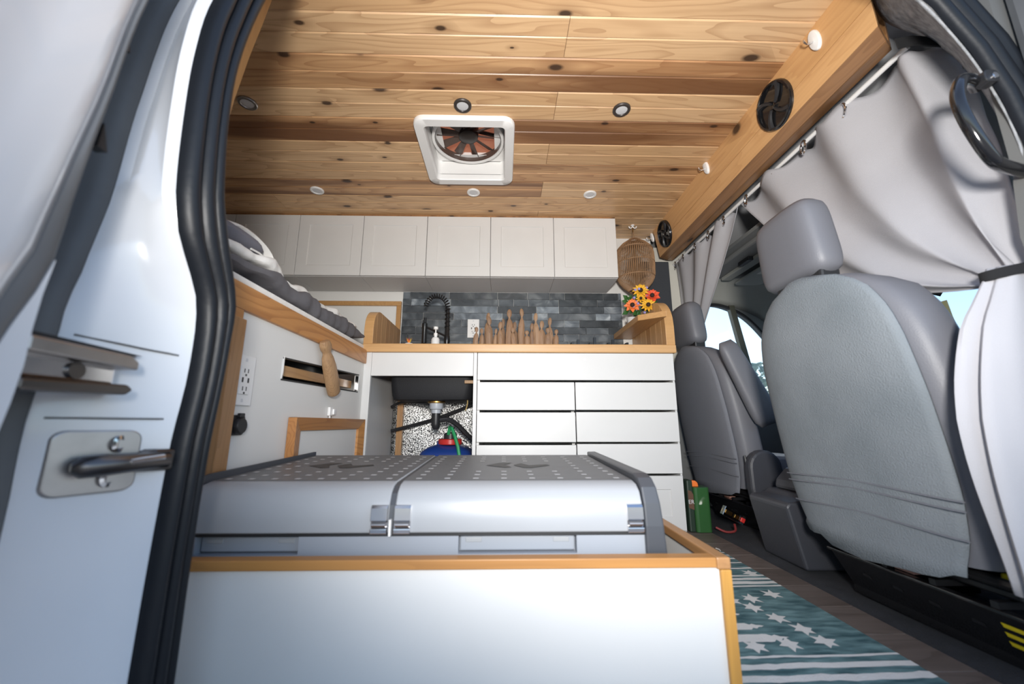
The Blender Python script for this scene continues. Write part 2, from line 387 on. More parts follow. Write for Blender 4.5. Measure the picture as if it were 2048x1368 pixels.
# ------------------------------------------------------------------ the shell: roof, ceiling boards, walls, floor
ZC = 1.764
YB = 2.55                                     # driver-side wall (backsplash plane)
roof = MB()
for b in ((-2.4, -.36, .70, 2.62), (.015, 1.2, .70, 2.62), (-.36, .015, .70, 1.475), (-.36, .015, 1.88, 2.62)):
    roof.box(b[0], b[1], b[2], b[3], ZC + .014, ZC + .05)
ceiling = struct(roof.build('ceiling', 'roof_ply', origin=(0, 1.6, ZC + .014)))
PW = .147
def plank_section(y0):
    y1 = y0 + PW; ym = (y0 + y1) / 2; d = .004; z = ZC
    return [(y0, z + .014), (y0, z + d), (y0 + d * 1.1, z), (ym - .008, z), (ym - .005, z + .0035), (ym - .002, z), (ym + .001, z - .0005), (ym + .004, z), (y1 - d * 1.1, z), (y1, z + d), (y1, z + .014)]
for k in range(-1, 11):
    y0 = 1.023 + PW * k
    cuts = [-2.38, .208, 1.02] if k % 2 == 0 else [-2.38, -1.55 if k % 4 == 1 else -1.3, 1.02]
    spans = [(a, b) for a, b in zip(cuts[:-1], cuts[1:])]
    if k in (3, 4, 5):                         # boards cut around the roof fan
        out = []
        for a, b in spans:
            if b <= -.365 or a >= .02: out.append((a, b)); continue
            if a < -.365: out.append((a, -.365))
            if b > .02: out.append((.02, b))
        spans = out
    for a, b in spans:
        MB().prism(plank_section(y0 + .0006), 'x', a + .0008, b - .0008).build('plank', 'pine_streak' if k in (1, 3, 5) and not (k == 5 and b < -.3) or (k == 6 and b < .3) else 'pine', ceiling)

# driver-side wall with slate backsplash tiles and a wood-framed window cover
wb = MB().box(-2.4, 1.02, YB + .002, YB + .05, -.02, ZC + .02)
wall_back = struct(wb.build('wall_back', 'panel_white', origin=(0, YB + .002, 0)))
rows = 10; z0 = .885; rh = (1.362 - z0) / rows
rnd = random.Random(11)
for r in range(rows):
    x = -.668 - rnd.uniform(0, .1); first = True
    while x < .79:
        wd = rnd.choice((.10, .15, .20, .26, .32)); a = max(x, -.668); b = min(x + wd, .79)
        if b - a > .012:
            d = rnd.uniform(.004, .009)
            MB().box(a + .0008, b - .0008, YB - d, YB + .001, z0 + r * rh + .0008, z0 + (r + 1) * rh - .0008).build('tile', 'slate', wall_back, bevel=.0012)
        x += wd
wn = MB().box(-1.24, -.672, YB - .004, YB, .86, 1.30).build('window_cover', 'panel_white', wall_back)
for nm, bx in (('frame_rail', (-1.24, -.672, YB - .024, YB - .004, 1.262, 1.292)), ('frame_stile', (-.702, -.672, YB - .024, YB - .004, .86, 1.262)), ('frame_stile', (-1.24, -1.21, YB - .024, YB - .004, .86, 1.262))):
    MB().box(*bx).build(nm, 'shelf_wood', wn, bevel=.003)

# rear end, door-side wall behind the rear pillar, cab front
struct(MB().box(-2.45, -2.4, .70, 2.62, -.1, ZC + .05).build('wall_left', 'panel_white'))
struct(MB().box(-2.4, -.70, .74, .79, -.1, ZC + .02).build('wall_door_side', 'panel_white'))
struct(MB().box(-.70, .80, .70, .86, 1.69, ZC + .05).build('wall_door_header', 'body_white'))

# floor
fl_ = struct(MB().box(-2.4, .985, .60, 2.6, -.06, -.004).build('floor', 'rubber', origin=(0, 1.6, -.06)))
y = .62; k = 0
while y < 2.5:
    xs = [-.9, -.3 + (k * .37) % .9, .985] if k % 2 else [-.9, .35 + (k * .13) % .3, .985]
    for a, b in zip(xs[:-1], xs[1:]):
        MB().box(a + .001, b - .001, y + .001, y + .149, -.004, 0).build('floor_plank', 'vinyl_plank', fl_, bevel=.001)
    y += .15; k += 1
cabf = struct(MB().grid(lambda u, v: (lerp(.985, 2.4, u), lerp(.62, 2.6, v), -.004 + .012 * math.sin(u * 9) * math.sin(v * 11 + 1) + (.0 if u < .02 else .006)), 28, 28).build('floor_cab', 'carpet_black', smooth=True, solid=.01))
struct(MB().prism([(.60, -.06), (.60, -.004), (.70, -.004), (.70, -.5), (.64, -.5)], 'x', -.7, 1.2).build('trim_sill', 'charcoal_plastic'))
struct(MB().box(-60, 60, -60, 80, -.62, -.60).build('ground', 'asphalt'))

# ------------------------------------------------------------------ rear pillar of the sliding-door opening, its rubber seal, the open door
SL = [(-.2, .668), (.136, .668), (.298, .669), (.475, .674), (.573, .685), (.669, .685), (.72, .674), (.757, .651), (.805, .619), (.874, .598), (.988, .588), (1.124, .585), (1.262, .601), (1.5, .66), (1.76, .77)]
SR = [(-.2, .739), (.096, .739), (.293, .735), (.455, .738), (.561, .747), (.657, .753), (.717, .756), (.772, .74), (.841, .71), (.908, .684), (1.042, .665), (1.191, .668), (1.408, .714), (1.6, .79), (1.76, .86)]
JO = [(-.2, .55), (.406, .548), (.449, .546), (.512, .546), (.627, .559), (.661, .56), (.717, .57), (.849, .588), (1.044, .599), (1.299, .631), (1.76, .72)]
zs = [-.2 + 1.96 * i / 64 for i in range(65)]
rings = []
for z in zs:
    jo, l, r = interp(JO, z), interp(SL, z), interp(SR, z)
    rings.append([(-.622, jo - .002, z), (-.612, jo + .008, z), (-.585, lerp(jo, l, .45), z), (-.575, lerp(jo, l, .62), z), (-.548, l - .012, z), (-.532, l + .004, z), (-.545, r - .01, z), (-.60, r, z), (-.69, r + .03, z), (-.70, r + .06, z)])
pillar = MB().loft(rings, False, False)
pil_o = struct(pillar.build('wall_rear_pillar', 'body_white', smooth=True, angle=50, origin=(-.6, .6, -.2)))
struct(MB().loft([[(-1.3, interp(JO, z) - .06, z), (-.72, interp(JO, z) - .05, z), (-.65, interp(JO, z) - .022, z), (-.6225, interp(JO, z) - .0025, z)] for z in zs], False, False).build('pillar_outer_side', 'body_grey', smooth=True, solid=.002))  # outer side of the pillar skin beside the door, coloured dark grey
rings = []
for z in zs:
    l, r = interp(SL, z), interp(SR, z)
    ring = []
    for i in range(25):
        t = i / 24; bump = .010 + .016 * abs(math.sin(t * PI * 3)) ** .6 + .006 * math.sin(t * PI)
        ring.append((-.54 + bump, lerp(l, r, t), z))
    ring += [(-.56, r + .004, z), (-.56, l, z)]
    rings.append(ring)
struct(MB().loft(rings).build('trim_1', 'seal_black', smooth=True, angle=60))
for z0_, dz in ((.625, .012), (.508, .0)):
    pts = []
    for i in range(9):
        t = i / 8; z = z0_ - dz * t; jo, l = interp(JO, z), interp(SL, z)
        x = interp([(0, -.612), (.45, -.585), (.62, -.575), (1, -.548)], t); pts.append((x + .0005, lerp(jo + .008, l - .012, t), z))
    MB().tube(pts, .0016, 6).build('panel_seam', 'body_grey', pil_o)
# pine facing board on the inside of the pillar
bd = MB()
rr = []
for i in range(13):
    t = i / 12; z = lerp(.93, 1.76, t); ye = interp([(.93, .812), (1.011, .825), (1.187, .842), (1.353, .866), (1.68, .926), (1.764, .945)], z)
    rr.append([(-.685, ye - .09, z), (-.660, ye - .09, z), (-.660, ye - .004, z), (-.664, ye, z), (-.685, ye, z)])
struct(bd.loft(rr).build('trim_2', 'trim_wood'))
# the sliding door, slid back along the body: leading edge, rubber edge seal, inner panel
B1 = [(-.6, .25), (.2, .30), (.45, .352), (.577, .378), (.623, .389), (.67, .405), (.745, .415), (.893, .434), (1.072, .453), (1.4, .50), (1.8, .58)]
B2 = [(-.6, .30), (.3, .345), (.45, .372), (.577, .399), (.669, .428), (.757, .435), (.905, .446), (1.086, .464), (1.4, .512), (1.8, .60)]
B3 = [(-.6, .39), (.3, .40), (.489, .417), (.555, .425), (.609, .425), (.67, .429), (.757, .436), (.905, .447), (1.086, .465), (1.4, .513), (1.8, .601)]
zs2 = [-.6 + 2.4 * i / 60 for i in range(61)]
door = thing('sliding_door', 'white sliding van door slid open beside the rear pillar', 'door', (-.55, .3, -.6))
rings = [[(-.70, .10, z), (-.455, .12, z), (-.44, interp(B1, z) - .20, z), (-.462, interp(B1, z) - .12, z), (-.478, interp(B1, z) - .075, z), (-.474, interp(B1, z) - .04, z), (-.490, interp(B1, z) - .012, z), (-.500, interp(B1, z), z), (-.70, interp(B1, z) - .0, z)] for z in zs2]
MB().loft(rings).build('door_shell', 'body_white', door, smooth=True, angle=60)
rings = [[(-.5, interp(B1, z) - .001, z), (-.497, lerp(interp(B1, z), interp(B2, z), .35), z), (-.499, lerp(interp(B1, z), interp(B2, z), .75), z), (-.506, interp(B2, z) + .001, z), (-.70, interp(B2, z), z), (-.70, interp(B1, z), z)] for z in zs2]
MB().loft(rings).build('edge_seal', 'body_grey', door, smooth=True)
rings = [[(-.503, interp(B2, z), z), (-.503, max(interp(B3, z), interp(B2, z) + .001), z), (-.70, max(interp(B3, z), interp(B2, z) + .001), z), (-.70, interp(B2, z), z)] for z in zs2 if z < .72]
MB().loft(rings).build('inner_panel', 'body_white', door, smooth=True)
for z in (.845, 1.0):
    MB().prism([(.455, z), (.468, z), (.457, z + .035)], 'x', -.53, -.515).build('edge_clip', 'rubber', door)

# hardware on the pillar face
st = thing('door_striker', 'steel striker plate with loop latch bolted to the white rear pillar', 'door latch', (-.565, .60, .405))
MB().prism(rrect(.6025, .447, .083, .088, .014), 'x', -.592, -.580).shear(.58, .6025).build('plate', 'steel', st, bevel=.002)
for yy, zz in ((.621, .471), (.616, .423)):
    MB().lathe([(.0125, 0), (.0125, .003), (.007, .004), (.006, .001)], (-.580 + .58 * (yy - .6025) - .001, yy, zz), 16, 'x').build('bolt', 'chrome', st, smooth=True)
MB().tube([(-.530, .665, .445), (-.540, .64, .445), (-.550, .615, .444), (-.562, .592, .443), (-.572, .575, .442), (-.577, .567, .442)], [.012, .013, .014, .0155, .0145, .006], 12).build('loop', 'dark_steel', st, smooth=True)
MB().tube([(-.539, .612, .446), (-.523, .650, .450)], .0045, 8).build('pin', 'chrome', st, smooth=True)
MB().prism([(.630, .430), (.705, .427), (.705, .460), (.650, .462), (.635, .455)], 'x', -.556, -.532).shear(.35, .66).build('arm', 'dark_steel', st, bevel=.004)
gd = thing('door_guide', 'chrome guide bracket with two dark rails on the rear pillar', 'bracket', (-.57, .55, .55))
MB().box(-.585, -.566, .47, .592, .555, .600).build('bracket', 'chrome', gd, bevel=.004)
MB().prism([(.46, .602), (.59, .598), (.604, .590), (.604, .578), (.46, .583)], 'x', -.585, -.545).build('upper_rail', 'steel', gd, bevel=.003)
MB().prism([(.46, .552), (.592, .556), (.602, .549), (.592, .541), (.46, .538)], 'x', -.585, -.545).build('lower_rail', 'dark_steel', gd, bevel=.003)
MB().lathe([(.011, 0), (.011, .004), (.005, .004)], (-.566, .535, .569), 14, 'x').build('screw', 'dark_steel', gd, smooth=True)
MB().prism([(.44, .632), (.44, .612), (.63, .604), (.60, .6), (.44, .6)], 'x', -.60, -.566).build('guide_gap_shade', 'rubber', gd)  # solid black block standing in for the shaded recess above the bracket

# ------------------------------------------------------------------ header beam over the cab opening with speakers and hooks
BT = math.radians(12)
def beam_pt(t, out=0.0):                       # point on the tilted front face: t metres down from the ceiling, out metres proud
    return (1.0 + math.sin(BT) * t - math.cos(BT) * out, ZC - math.cos(BT) * t - math.sin(BT) * out)
beam = thing('header_beam', 'pine boxed header beam along the cab opening holding two speakers', 'beam', (1.07, 1.7, 1.58))
def slab(poly, ya, yb, name, mat):
    # poly in (x,z); the ends follow the curved van sides
    m = MB(); n = len(poly)
    v = [(x, ya + (x - 1.0) * .65, z) for x, z in poly] + [(x, yb + (x - 1.0) * .5, z) for x, z in poly]
    f = [tuple(range(n))[::-1], tuple(range(n, 2 * n))] + [(i, (i + 1) % n, (i + 1) % n + n, i + n) for i in range(n)]
    return m.add(v, f).build(name, mat, beam, bevel=.0015)
YN, YF = .86, 2.44
slab([beam_pt(-.005), beam_pt(.108), beam_pt(.108, -.02), beam_pt(-.005, -.02)], YN, YF, 'face_board', 'pine_beam')
slab([beam_pt(.1095), beam_pt(.183), beam_pt(.183, -.02), beam_pt(.1095, -.02)], YN, YF, 'face_board', 'pine_beam')
fx, fz = beam_pt(.183)
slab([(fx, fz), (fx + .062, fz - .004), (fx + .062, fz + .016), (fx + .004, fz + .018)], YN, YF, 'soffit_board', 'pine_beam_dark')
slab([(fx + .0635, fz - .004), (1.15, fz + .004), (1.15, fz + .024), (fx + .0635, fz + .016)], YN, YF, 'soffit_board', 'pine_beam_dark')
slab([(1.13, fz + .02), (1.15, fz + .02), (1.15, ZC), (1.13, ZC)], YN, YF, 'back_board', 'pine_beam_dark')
def on_beam(t, y, pts):
    # pts in local (a along Y, b down the face, c out) -> world
    return [(1.0 + math.sin(BT) * (t + b) - math.cos(BT) * c, y + a, ZC - math.cos(BT) * (t + b) - math.sin(BT) * c) for a, b, c in pts]
def speaker(t, y, R, label):
    s = thing('speaker', label, 'speaker', on_beam(t, y, [(0, 0, 0)])[0], 'round speakers on the header beam')
    def lat(prof, seg=32):
        m = MB(); m.loft([on_beam(t, y, [(r * math.cos(2 * PI * k / seg), r * math.sin(2 * PI * k / seg), h) for k in range(seg)]) for r, h in prof]); return m
    lat([(R, 0), (R, .006), (R * .96, .012), (R * .88, .013), (R * .85, .006), (R * .85, 0)]).build('rim', 'black_gloss', s, smooth=True)
    lat([(R * .86, .002), (R * .6, -.012), (R * .3, -.022), (.001, -.022)]).build('cone', 'black_gloss', s, smooth=True)
    lat([(R * .22, -.012), (R * .2, .002), (R * .1, .008), (.001, .009)], 16).build('tweeter', 'black_gloss', s, smooth=True)
    for a0 in (.5, 1.9, 3.6, 5.2):
        m = MB(); pts = []
        for i in range(9):
            q = i / 8; rr = lerp(.16, .9, q) * R; aa = a0 + .5 * q
            pts.append(on_beam(t, y, [(rr * math.cos(aa), rr * math.sin(aa), .010 - .004 * q)])[0])
        m.tube(pts, [.005 + .006 * i / 8 for i in range(9)], 6).build('grille_arm', 'black_plastic', s, smooth=True)
speaker(.093, 1.265, .088, 'large round black speaker at the near end of the pine beam')
speaker(.090, 2.30, .086, 'round black speaker at the far end of the pine beam beside the lantern')
def hook(t, y, label, s=1.0):
    h = thing('wall_hook', label, 'hook', on_beam(t, y, [(0, 0, 0)])[0], 'white oval hooks on the header beam')
    seg = 24; m = MB()
    m.loft([on_beam(t, y, [(.019 * s * k * math.cos(2 * PI * q / seg), .036 * s * k * math.sin(2 * PI * q / seg), c) for q in range(seg)]) for k, c in ((1, 0), (1, .006), (.9, .010), (.5, .012), (.02, .0125))])
    m.build('base', 'white_plastic', h, smooth=True)
    MB().tube(on_beam(t, y, [(0, .004, .010), (0, .008, .024), (0, .010, .034), (0, .002, .042), (0, -.006, .042)]), .0028, 8).build('wire', 'chrome', h, smooth=True)
hook(.045, 1.045, 'white oval hook nearest the camera on the pine beam', 1.0)
hook(.020, 1.735, 'white oval hook midway along the pine beam between the speakers', .95)
hook(.030, 2.47, 'white oval hook at the far end of the pine beam beside the lantern', .9)

# ------------------------------------------------------------------ puck lights and the roof fan
def puck(x, y, ring, label, grp):
    p = thing('puck_light', label, 'ceiling light', (x, y, ZC - .008), grp)
    MB().lathe([(.036, .008), (.036, .003), (.033, 0), (.025, 0), (.023, .003), (.023, .008)], (x, y, ZC - .008), 28).build('ring', ring, p, smooth=True)
    MB().lathe([(.024, .008), (.024, .003), (.018, .002), (.001, .002)], (x, y, ZC - .008), 24).build('lens', 'lens_white', p, smooth=True)
g1, g2 = 'bronze rimmed ceiling puck lights', 'white ceiling puck lights by the upper cabinets'
puck(-.169, 1.388, 'bronze', 'bronze rimmed puck light just above the roof fan', g1)
puck(.480, 1.395, 'bronze', 'bronze rimmed puck light on the ceiling right of the roof fan', g1)
puck(-1.031, 1.394, 'steel', 'silver rimmed puck light at the left edge of the ceiling behind the pillar', g1)
puck(-1.031, 2.005, 'white_plastic', 'white puck light leftmost in the row over the upper cabinets', g2)
puck(-.170, 2.005, 'white_plastic', 'white puck light below the roof fan in the far ceiling row', g2)
puck(.482, 2.010, 'white_plastic', 'white puck light rightmost in the row over the upper cabinets', g2)

fan = thing('roof_fan', 'white square roof vent fan with brown blades in the pine ceiling', 'roof fan', (-.172, 1.674, ZC - .02))
cx, cy = -.172, 1.674
outer = rrect(cx, cy, .434, .464, .05, 6); inner = rrect(cx, cy, .345, .372, .02, 6)
rings = [[(x, y, ZC + .0) for x, y in outer], [(x, y, ZC - .016) for x, y in outer], [(cx + (x - cx) * .985, cy + (y - cy) * .985, ZC - .021) for x, y in outer],
         [(cx + (x - cx) * 1.02, cy + (y - cy) * 1.02, ZC - .021) for x, y in inner], [(x, y, ZC - .015) for x, y in inner], [(x, y, ZC + .012) for x, y in inner]]
MB().loft(rings, True, False).build('flange', 'white_plastic', fan, smooth=True, angle=50)
MB().loft([[(x, y, ZC + .010) for x, y in inner], [(x, y, ZC + .14) for x, y in inner]], True, False).build('shaft', 'white_plastic', fan, smooth=True)
MB().loft([[(x, y, ZC + .085) for x, y in inner], [(x, y, ZC + .087) for x, y in inner], [(cx + .172 * math.cos(a), cy + .172 * math.sin(a), ZC + .087) for a in [math.atan2(y - cy, x - cx) for x, y in inner]], [(cx + .172 * math.cos(a), cy + .172 * math.sin(a), ZC + .085) for a in [math.atan2(y - cy, x - cx) for x, y in inner]]], True, False).build('baffle', 'white_plastic', fan)
MB().lathe([(.158, .0), (.170, .0), (.172, .004), (.172, .03), (.158, .03), (.158, .0)], (cx, cy, ZC + .060), 48, 'z', False).build('fan_ring', 'white_plastic', fan, smooth=True)
MB().loft([[(cx + r * math.cos(2 * PI * k / 48), cy + r * math.sin(2 * PI * k / 48), ZC + h) for k in range(48)] for r, h in ((.156, .064), (.156, .100))], True, False).build('fan_tunnel', 'fan_blade', fan, smooth=True)
for k in range(10):
    a = 2 * PI * k / 10 + .15; ca, sa = math.cos(a), math.sin(a)
    def bp(r, wd, dz): return (cx + r * ca - wd * sa, cy + r * sa + wd * ca, ZC + .092 + dz)
    MB().add([bp(.04, -.012, -.004), bp(.04, .012, .006), bp(.150, .017, .010), bp(.150, -.017, -.008), bp(.04, -.012, -.002), bp(.04, .012, .008), bp(.150, .017, .012), bp(.150, -.017, -.006)],
             [(0, 1, 2, 3), (7, 6, 5, 4), (0, 4, 5, 1), (1, 5, 6, 2), (2, 6, 7, 3), (3, 7, 4, 0)]).build('blade', 'fan_blade', fan)
MB().lathe([(.001, -.004), (.03, -.002), (.045, .006), (.048, .02), (.048, .06)], (cx, cy, ZC + .074), 24).build('motor', 'fan_motor', fan, smooth=True)
for a in (.3, 1.87, 3.44, 5.0):
    MB().tube([(cx + .04 * math.cos(a), cy + .04 * math.sin(a), ZC + .125), (cx + .165 * math.cos(a), cy + .165 * math.sin(a), ZC + .125)], .009, 6).build('motor_strut', 'fan_motor', fan)
for a in (-.6, -1.9, -2.6):
    MB().ball((cx + .172 * math.cos(a), cy + .172 * math.sin(a), ZC + .064), .007, 8, 6).build('ring_clip', 'white_plastic', fan, smooth=True)
dm = MB(); dm.loft([[(cx + (x - cx) * k, cy + (y - cy) * k, ZC + h) for x, y in rrect(cx, cy, .38, .40, .05, 5)] for k, h in ((1, .14), (.98, .20), (.8, .24), (.02, .25))])
dm.build('lid', 'smoked_dome', fan, smooth=True)

# ------------------------------------------------------------------ upper cabinets
def shaker_door(m, x0, x1, z0, z1, yf, th=.018, fr=.062, rec=.004):
    # slab with a recessed centre panel, front face at y=yf
    def rect(i, y): return [(x0 + i, y, z0 + i), (x1 - i, y, z0 + i), (x1 - i, y, z1 - i), (x0 + i, y, z1 - i)]
    m.loft([rect(0, yf + th), rect(0, yf + .0015), rect(.0015, yf), rect(fr, yf), rect(fr + .003, yf + rec), ], True, False)
    n = len(m.v); m.f.append((n - 4, n - 3, n - 2, n - 1)); m.f.append((n - 17, n - 18, n - 19, n - 20))
    return m
CW = .3865; XR = .692
pos = ['rightmost white wall cabinet beside the rattan lantern', 'second white wall cabinet from the rattan lantern', 'third white wall cabinet from the lantern above the wooden figures',
       'fourth white wall cabinet from the lantern above the faucet', 'fifth white wall cabinet from the lantern above the wood-framed panel', 'white wall cabinet right above the bed pillow', 'leftmost white wall cabinet half hidden behind the door seal']
for i in range(7):
    x1 = XR - CW * i; x0 = x1 - CW
    c = thing('wall_cabinet', pos[i], 'cabinet', ((x0 + x1) / 2, 2.4, 1.362), 'white shaker wall cabinets')
    MB().box(x0 + .0008, x1 - .0008, 2.271, YB - .012, 1.362, 1.752).build('body', 'cab_grey_white', c)
    shaker_door(MB(), x0 + .0016, x1 - .0016, 1.364, 1.750, 2.251).build('door', 'cab_white', c)
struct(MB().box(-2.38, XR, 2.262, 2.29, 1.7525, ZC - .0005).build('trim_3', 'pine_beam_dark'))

# ------------------------------------------------------------------ worktop with staved end panels and a small ledge
ct = thing('countertop', 'butcher block worktop with rounded end panels over the white drawers', 'countertop', (.09, 2.27, .855))
MB().box(-.712, .888, 1.985, YB - .03, .856, .900).build('slab', 'butcher_block', ct, bevel=.006)
def end_panel(x0, x1, ztop, r):
    def top(y):
        d = 1.995 + r - y
        return ztop if d <= 0 else ztop - r + math.sqrt(max(r * r - d * d, 0))
    y = 1.995; k = 0; ws = [.055, .075, .08, .07, .085, .075, .08, .09]
    while y < YB - .032:
        y1 = min(y + ws[k % 8], YB - .03); n = 8
        poly = [(y, .9005), (y1, .9005)] + [(lerp(y1, y, i / n), max(top(lerp(y1, y, i / n)), .902)) for i in range(n + 1)]
        MB().prism(poly, 'x', x0, x1).build('stave', 'block_stave' if k else 'butcher_block', ct, bevel=.0015)
        y = y1 + .0004; k += 1
end_panel(-.711, -.664, 1.092, .11)
end_panel(.842, .888, 1.17, .17)
MB().prism([(.72, 2.05), (.838, 1.955), (.838, YB - .03), (.72, YB - .03)], 'z', 1.042, 1.074).build('ledge', 'shelf_wood', ct, bevel=.003)

# ------------------------------------------------------------------ sink cabinet
YF_ = 2.0
sc = thing('sink_cabinet', 'open white sink cabinet showing black basin and plumbing', 'cabinet', (-.42, 2.25, 0))
MB().box(-.712, -.664, YF_, YF_ + .022, 0, .8555).build('stile', 'cab_white', sc, bevel=.001)
MB().box(-.150, -.1325, YF_, YF_ + .022, 0, .8555).build('stile', 'cab_white', sc, bevel=.001)
MB().box(-.663, -.1515, YF_ + .001, YF_ + .020, .737, .8550).build('false_front', 'cab_white', sc, bevel=.001)
MB().box(-.700, -.682, YF_ + .024, YB - .01, 0, .8555).build('side_panel', 'cab_grey_white', sc)
MB().box(-.149, -.133, YF_ + .024, YB - .01, 0, .8555).build('side_panel', 'cab_grey_white', sc)
MB().box(-.680, -.1495, YF_ + .05, YB - .01, .02, .036).build('base_board', 'cab_grey_white', sc)
tag(MB().grid(lambda u, v: (lerp(-.675, -.155, u), 2.50 + .012 * math.sin(u * 9) * math.sin(v * 7), lerp(.04, .80, v)), 16, 16).build('foil_sheet', 'foil_insulation', solid=.004, smooth=True), 'crinkled silver foil insulation behind the sink plumbing', 'insulation')
tag(MB().box(-.640, -.605, 2.455, 2.487, .037, .72).build('wall_stud', 'post_wood', bevel=.002), 'unpainted wooden stud inside the open sink cabinet', 'stud')
tag(MB().box(-.20, -.152, 2.06, 2.085, .705, .722).build('wood_block', 'driftwood_pale', bevel=.002), 'small pinkish wooden block beside the black sink basin', 'block')
sk = thing('sink', 'black composite sink basin hanging under the worktop', 'sink', (-.38, 2.25, .62))
rings = []
for z, s_, r in ((.8545, 1.0, .03), (.70, .985, .04), (.645, .965, .05), (.625, .92, .05), (.620, .80, .05), (.6195, .05, .01)):
    rings.append([(-.375 + (x) * s_, 2.25 + (y) * s_, z) for x, y in rrect(0, 0, .435, .34, r, 5)])
MB().loft(rings, True, False).build('basin', 'sink_black', sk, smooth=True, angle=50)
MB().lathe([(.001, .0), (.040, .0), (.047, .004), (.047, .010), (.001, .010)], (-.358, 2.17, .608), 24).build('gasket', 'brass', sk, smooth=True)
MB().lathe([(.001, .608), (.036, .608), (.036, .585), (.034, .578), (.026, .574), (.026, .556), (.001, .556)], (-.358, 2.17, 0), 24).build('drain_body', 'pvc_grey', sk, smooth=True)
MB().lathe([(.023, .557), (.023, .50), (.020, .482), (.012, .472), (.001, .470)], (-.358, 2.17, 0), 24).build('trap', 'black_plastic', sk, smooth=True)
def hose(name, pts, r, mat, label, cat='hose'):
    P_ = []
    n = len(pts)
    for i in range(n - 1):
        for q in range(6):
            t = i + q / 6; P_.append(tuple(interp([(k, p[c]) for k, p in enumerate(pts)], t) for c in range(3)))
    P_.append(pts[-1])
    return tag(MB().tube(P_, r, 8).build(name, mat, smooth=True), label, cat)
hose('drain_hose', [(-.338, 2.17, .520), (-.29, 2.18, .522), (-.24, 2.20, .49), (-.19, 2.22, .44), (-.155, 2.25, .41)], .013, 'black_plastic', 'thick black drain hose curving from the sink trap')
hose('water_hose', [(-.655, 2.40, .46), (-.54, 2.41, .49), (-.40, 2.42, .53), (-.28, 2.43, .575), (-.17, 2.43, .62)], .010, 'black_plastic', 'straight black hose slanting across the silver foil')
hose('supply_hose', [(-.66, 2.40, .60), (-.60, 2.36, .622), (-.52, 2.30, .622), (-.44, 2.24, .612), (-.38, 2.21, .600)], .008, 'black_plastic', 'thin black hose running left from the sink drain')
hose('twisted_wire', [(-.165, 2.12, .70), (-.185, 2.13, .655), (-.19, 2.14, .60), (-.20, 2.15, .57)], .003, 'pole_tan', 'thin twisted yellow wire beside the sink basin', 'wire')
tk = thing('water_tank', 'blue water jug with red cap under the sink', 'water jug', (-.31, 2.25, .037))
MB().loft([[(-.30 + x * s_, 2.25 + y * s_, z) for x, y in rrect(0, 0, .28, .30, .06, 5)] for z, s_ in ((.038, .92), (.06, 1), (.33, 1), (.36, .9), (.385, .62), (.39, .4), (.41, .38))]).build('jug', 'blue_tank', tk, smooth=True, angle=50)
MB().lathe([(.060, 0), (.064, .004), (.064, .026), (.058, .030), (.001, .030)], (-.285, 2.22, .392), 28).build('cap', 'red_plastic', tk, smooth=True)
MB().lathe([(.035, 0), (.035, .03), (.02, .035), (.001, .035)], (-.285, 2.22, .420), 20).build('fitting', 'black_plastic', tk, smooth=True)
MB().tube([(-.290, 2.185, .445), (-.283, 2.172, .485), (-.268, 2.150, .478), (-.250, 2.128, .440), (-.230, 2.112, .385), (-.215, 2.10, .31)], .009, 6).build('strap', 'green_strap', tk, smooth=True)

# ------------------------------------------------------------------ drawer cabinet
dc = thing('drawer_cabinet', 'white drawer cabinet under the right half of the worktop', 'cabinet', (.37, 2.25, 0))
for nm, b_ in (('side_panel', (-.1305, -.118, YF_ + .022, YB - .03, 0, .8555)), ('back_panel', (-.117, .865, YB - .042, YB - .03, 0, .8555)), ('base_board', (-.117, .865, YF_ + .022, YB - .043, 0.001, .005)), ('divider', (.3535, .3685, YF_ + .09, YB - .043, .006, .714)), ('top_rail', (-.117, .865, YF_ + .022, YB - .043, .8425, .8555))):
    MB().box(*b_).build(nm, 'cab_white', dc)
MB().box(.866, .8755, YF_ + .012, YB - .01, 0, .8555).build('side_panel', 'cab_white', dc)
MB().box(-.1295, .872, YF_ - .002, YF_ + .018, .717, .8545).build('top_panel', 'cab_white', dc, bevel=.001)
tp = dc.children[-1]
for xx in (.345, .415):
    MB().lathe([(.006, 0), (.006, -.002), (.001, -.0025)], (xx, YF_ - .002, .822), 12, 'y').build('cover_cap', 'white_plastic', tp, smooth=True)
for (za, zb), (zc, zd) in zip(((.568, .712), (.413, .562), (.262, .405), (.006, .250)), ((.569, .711), (.414, .563), (.265, .409), (.006, .258))):
    MB().box(-.129, .358, YF_, YF_ + .018, za, zb - .006).build('drawer', 'cab_white', dc, bevel=.001)
    if zc > .1: MB().box(.3635, .872, YF_, YF_ + .018, zc, zd - .005).build('drawer', 'cab_white', dc, bevel=.001)
shaker_door(MB(), .3635, .872, .006, .254, YF_).build('door', 'cab_white', dc)

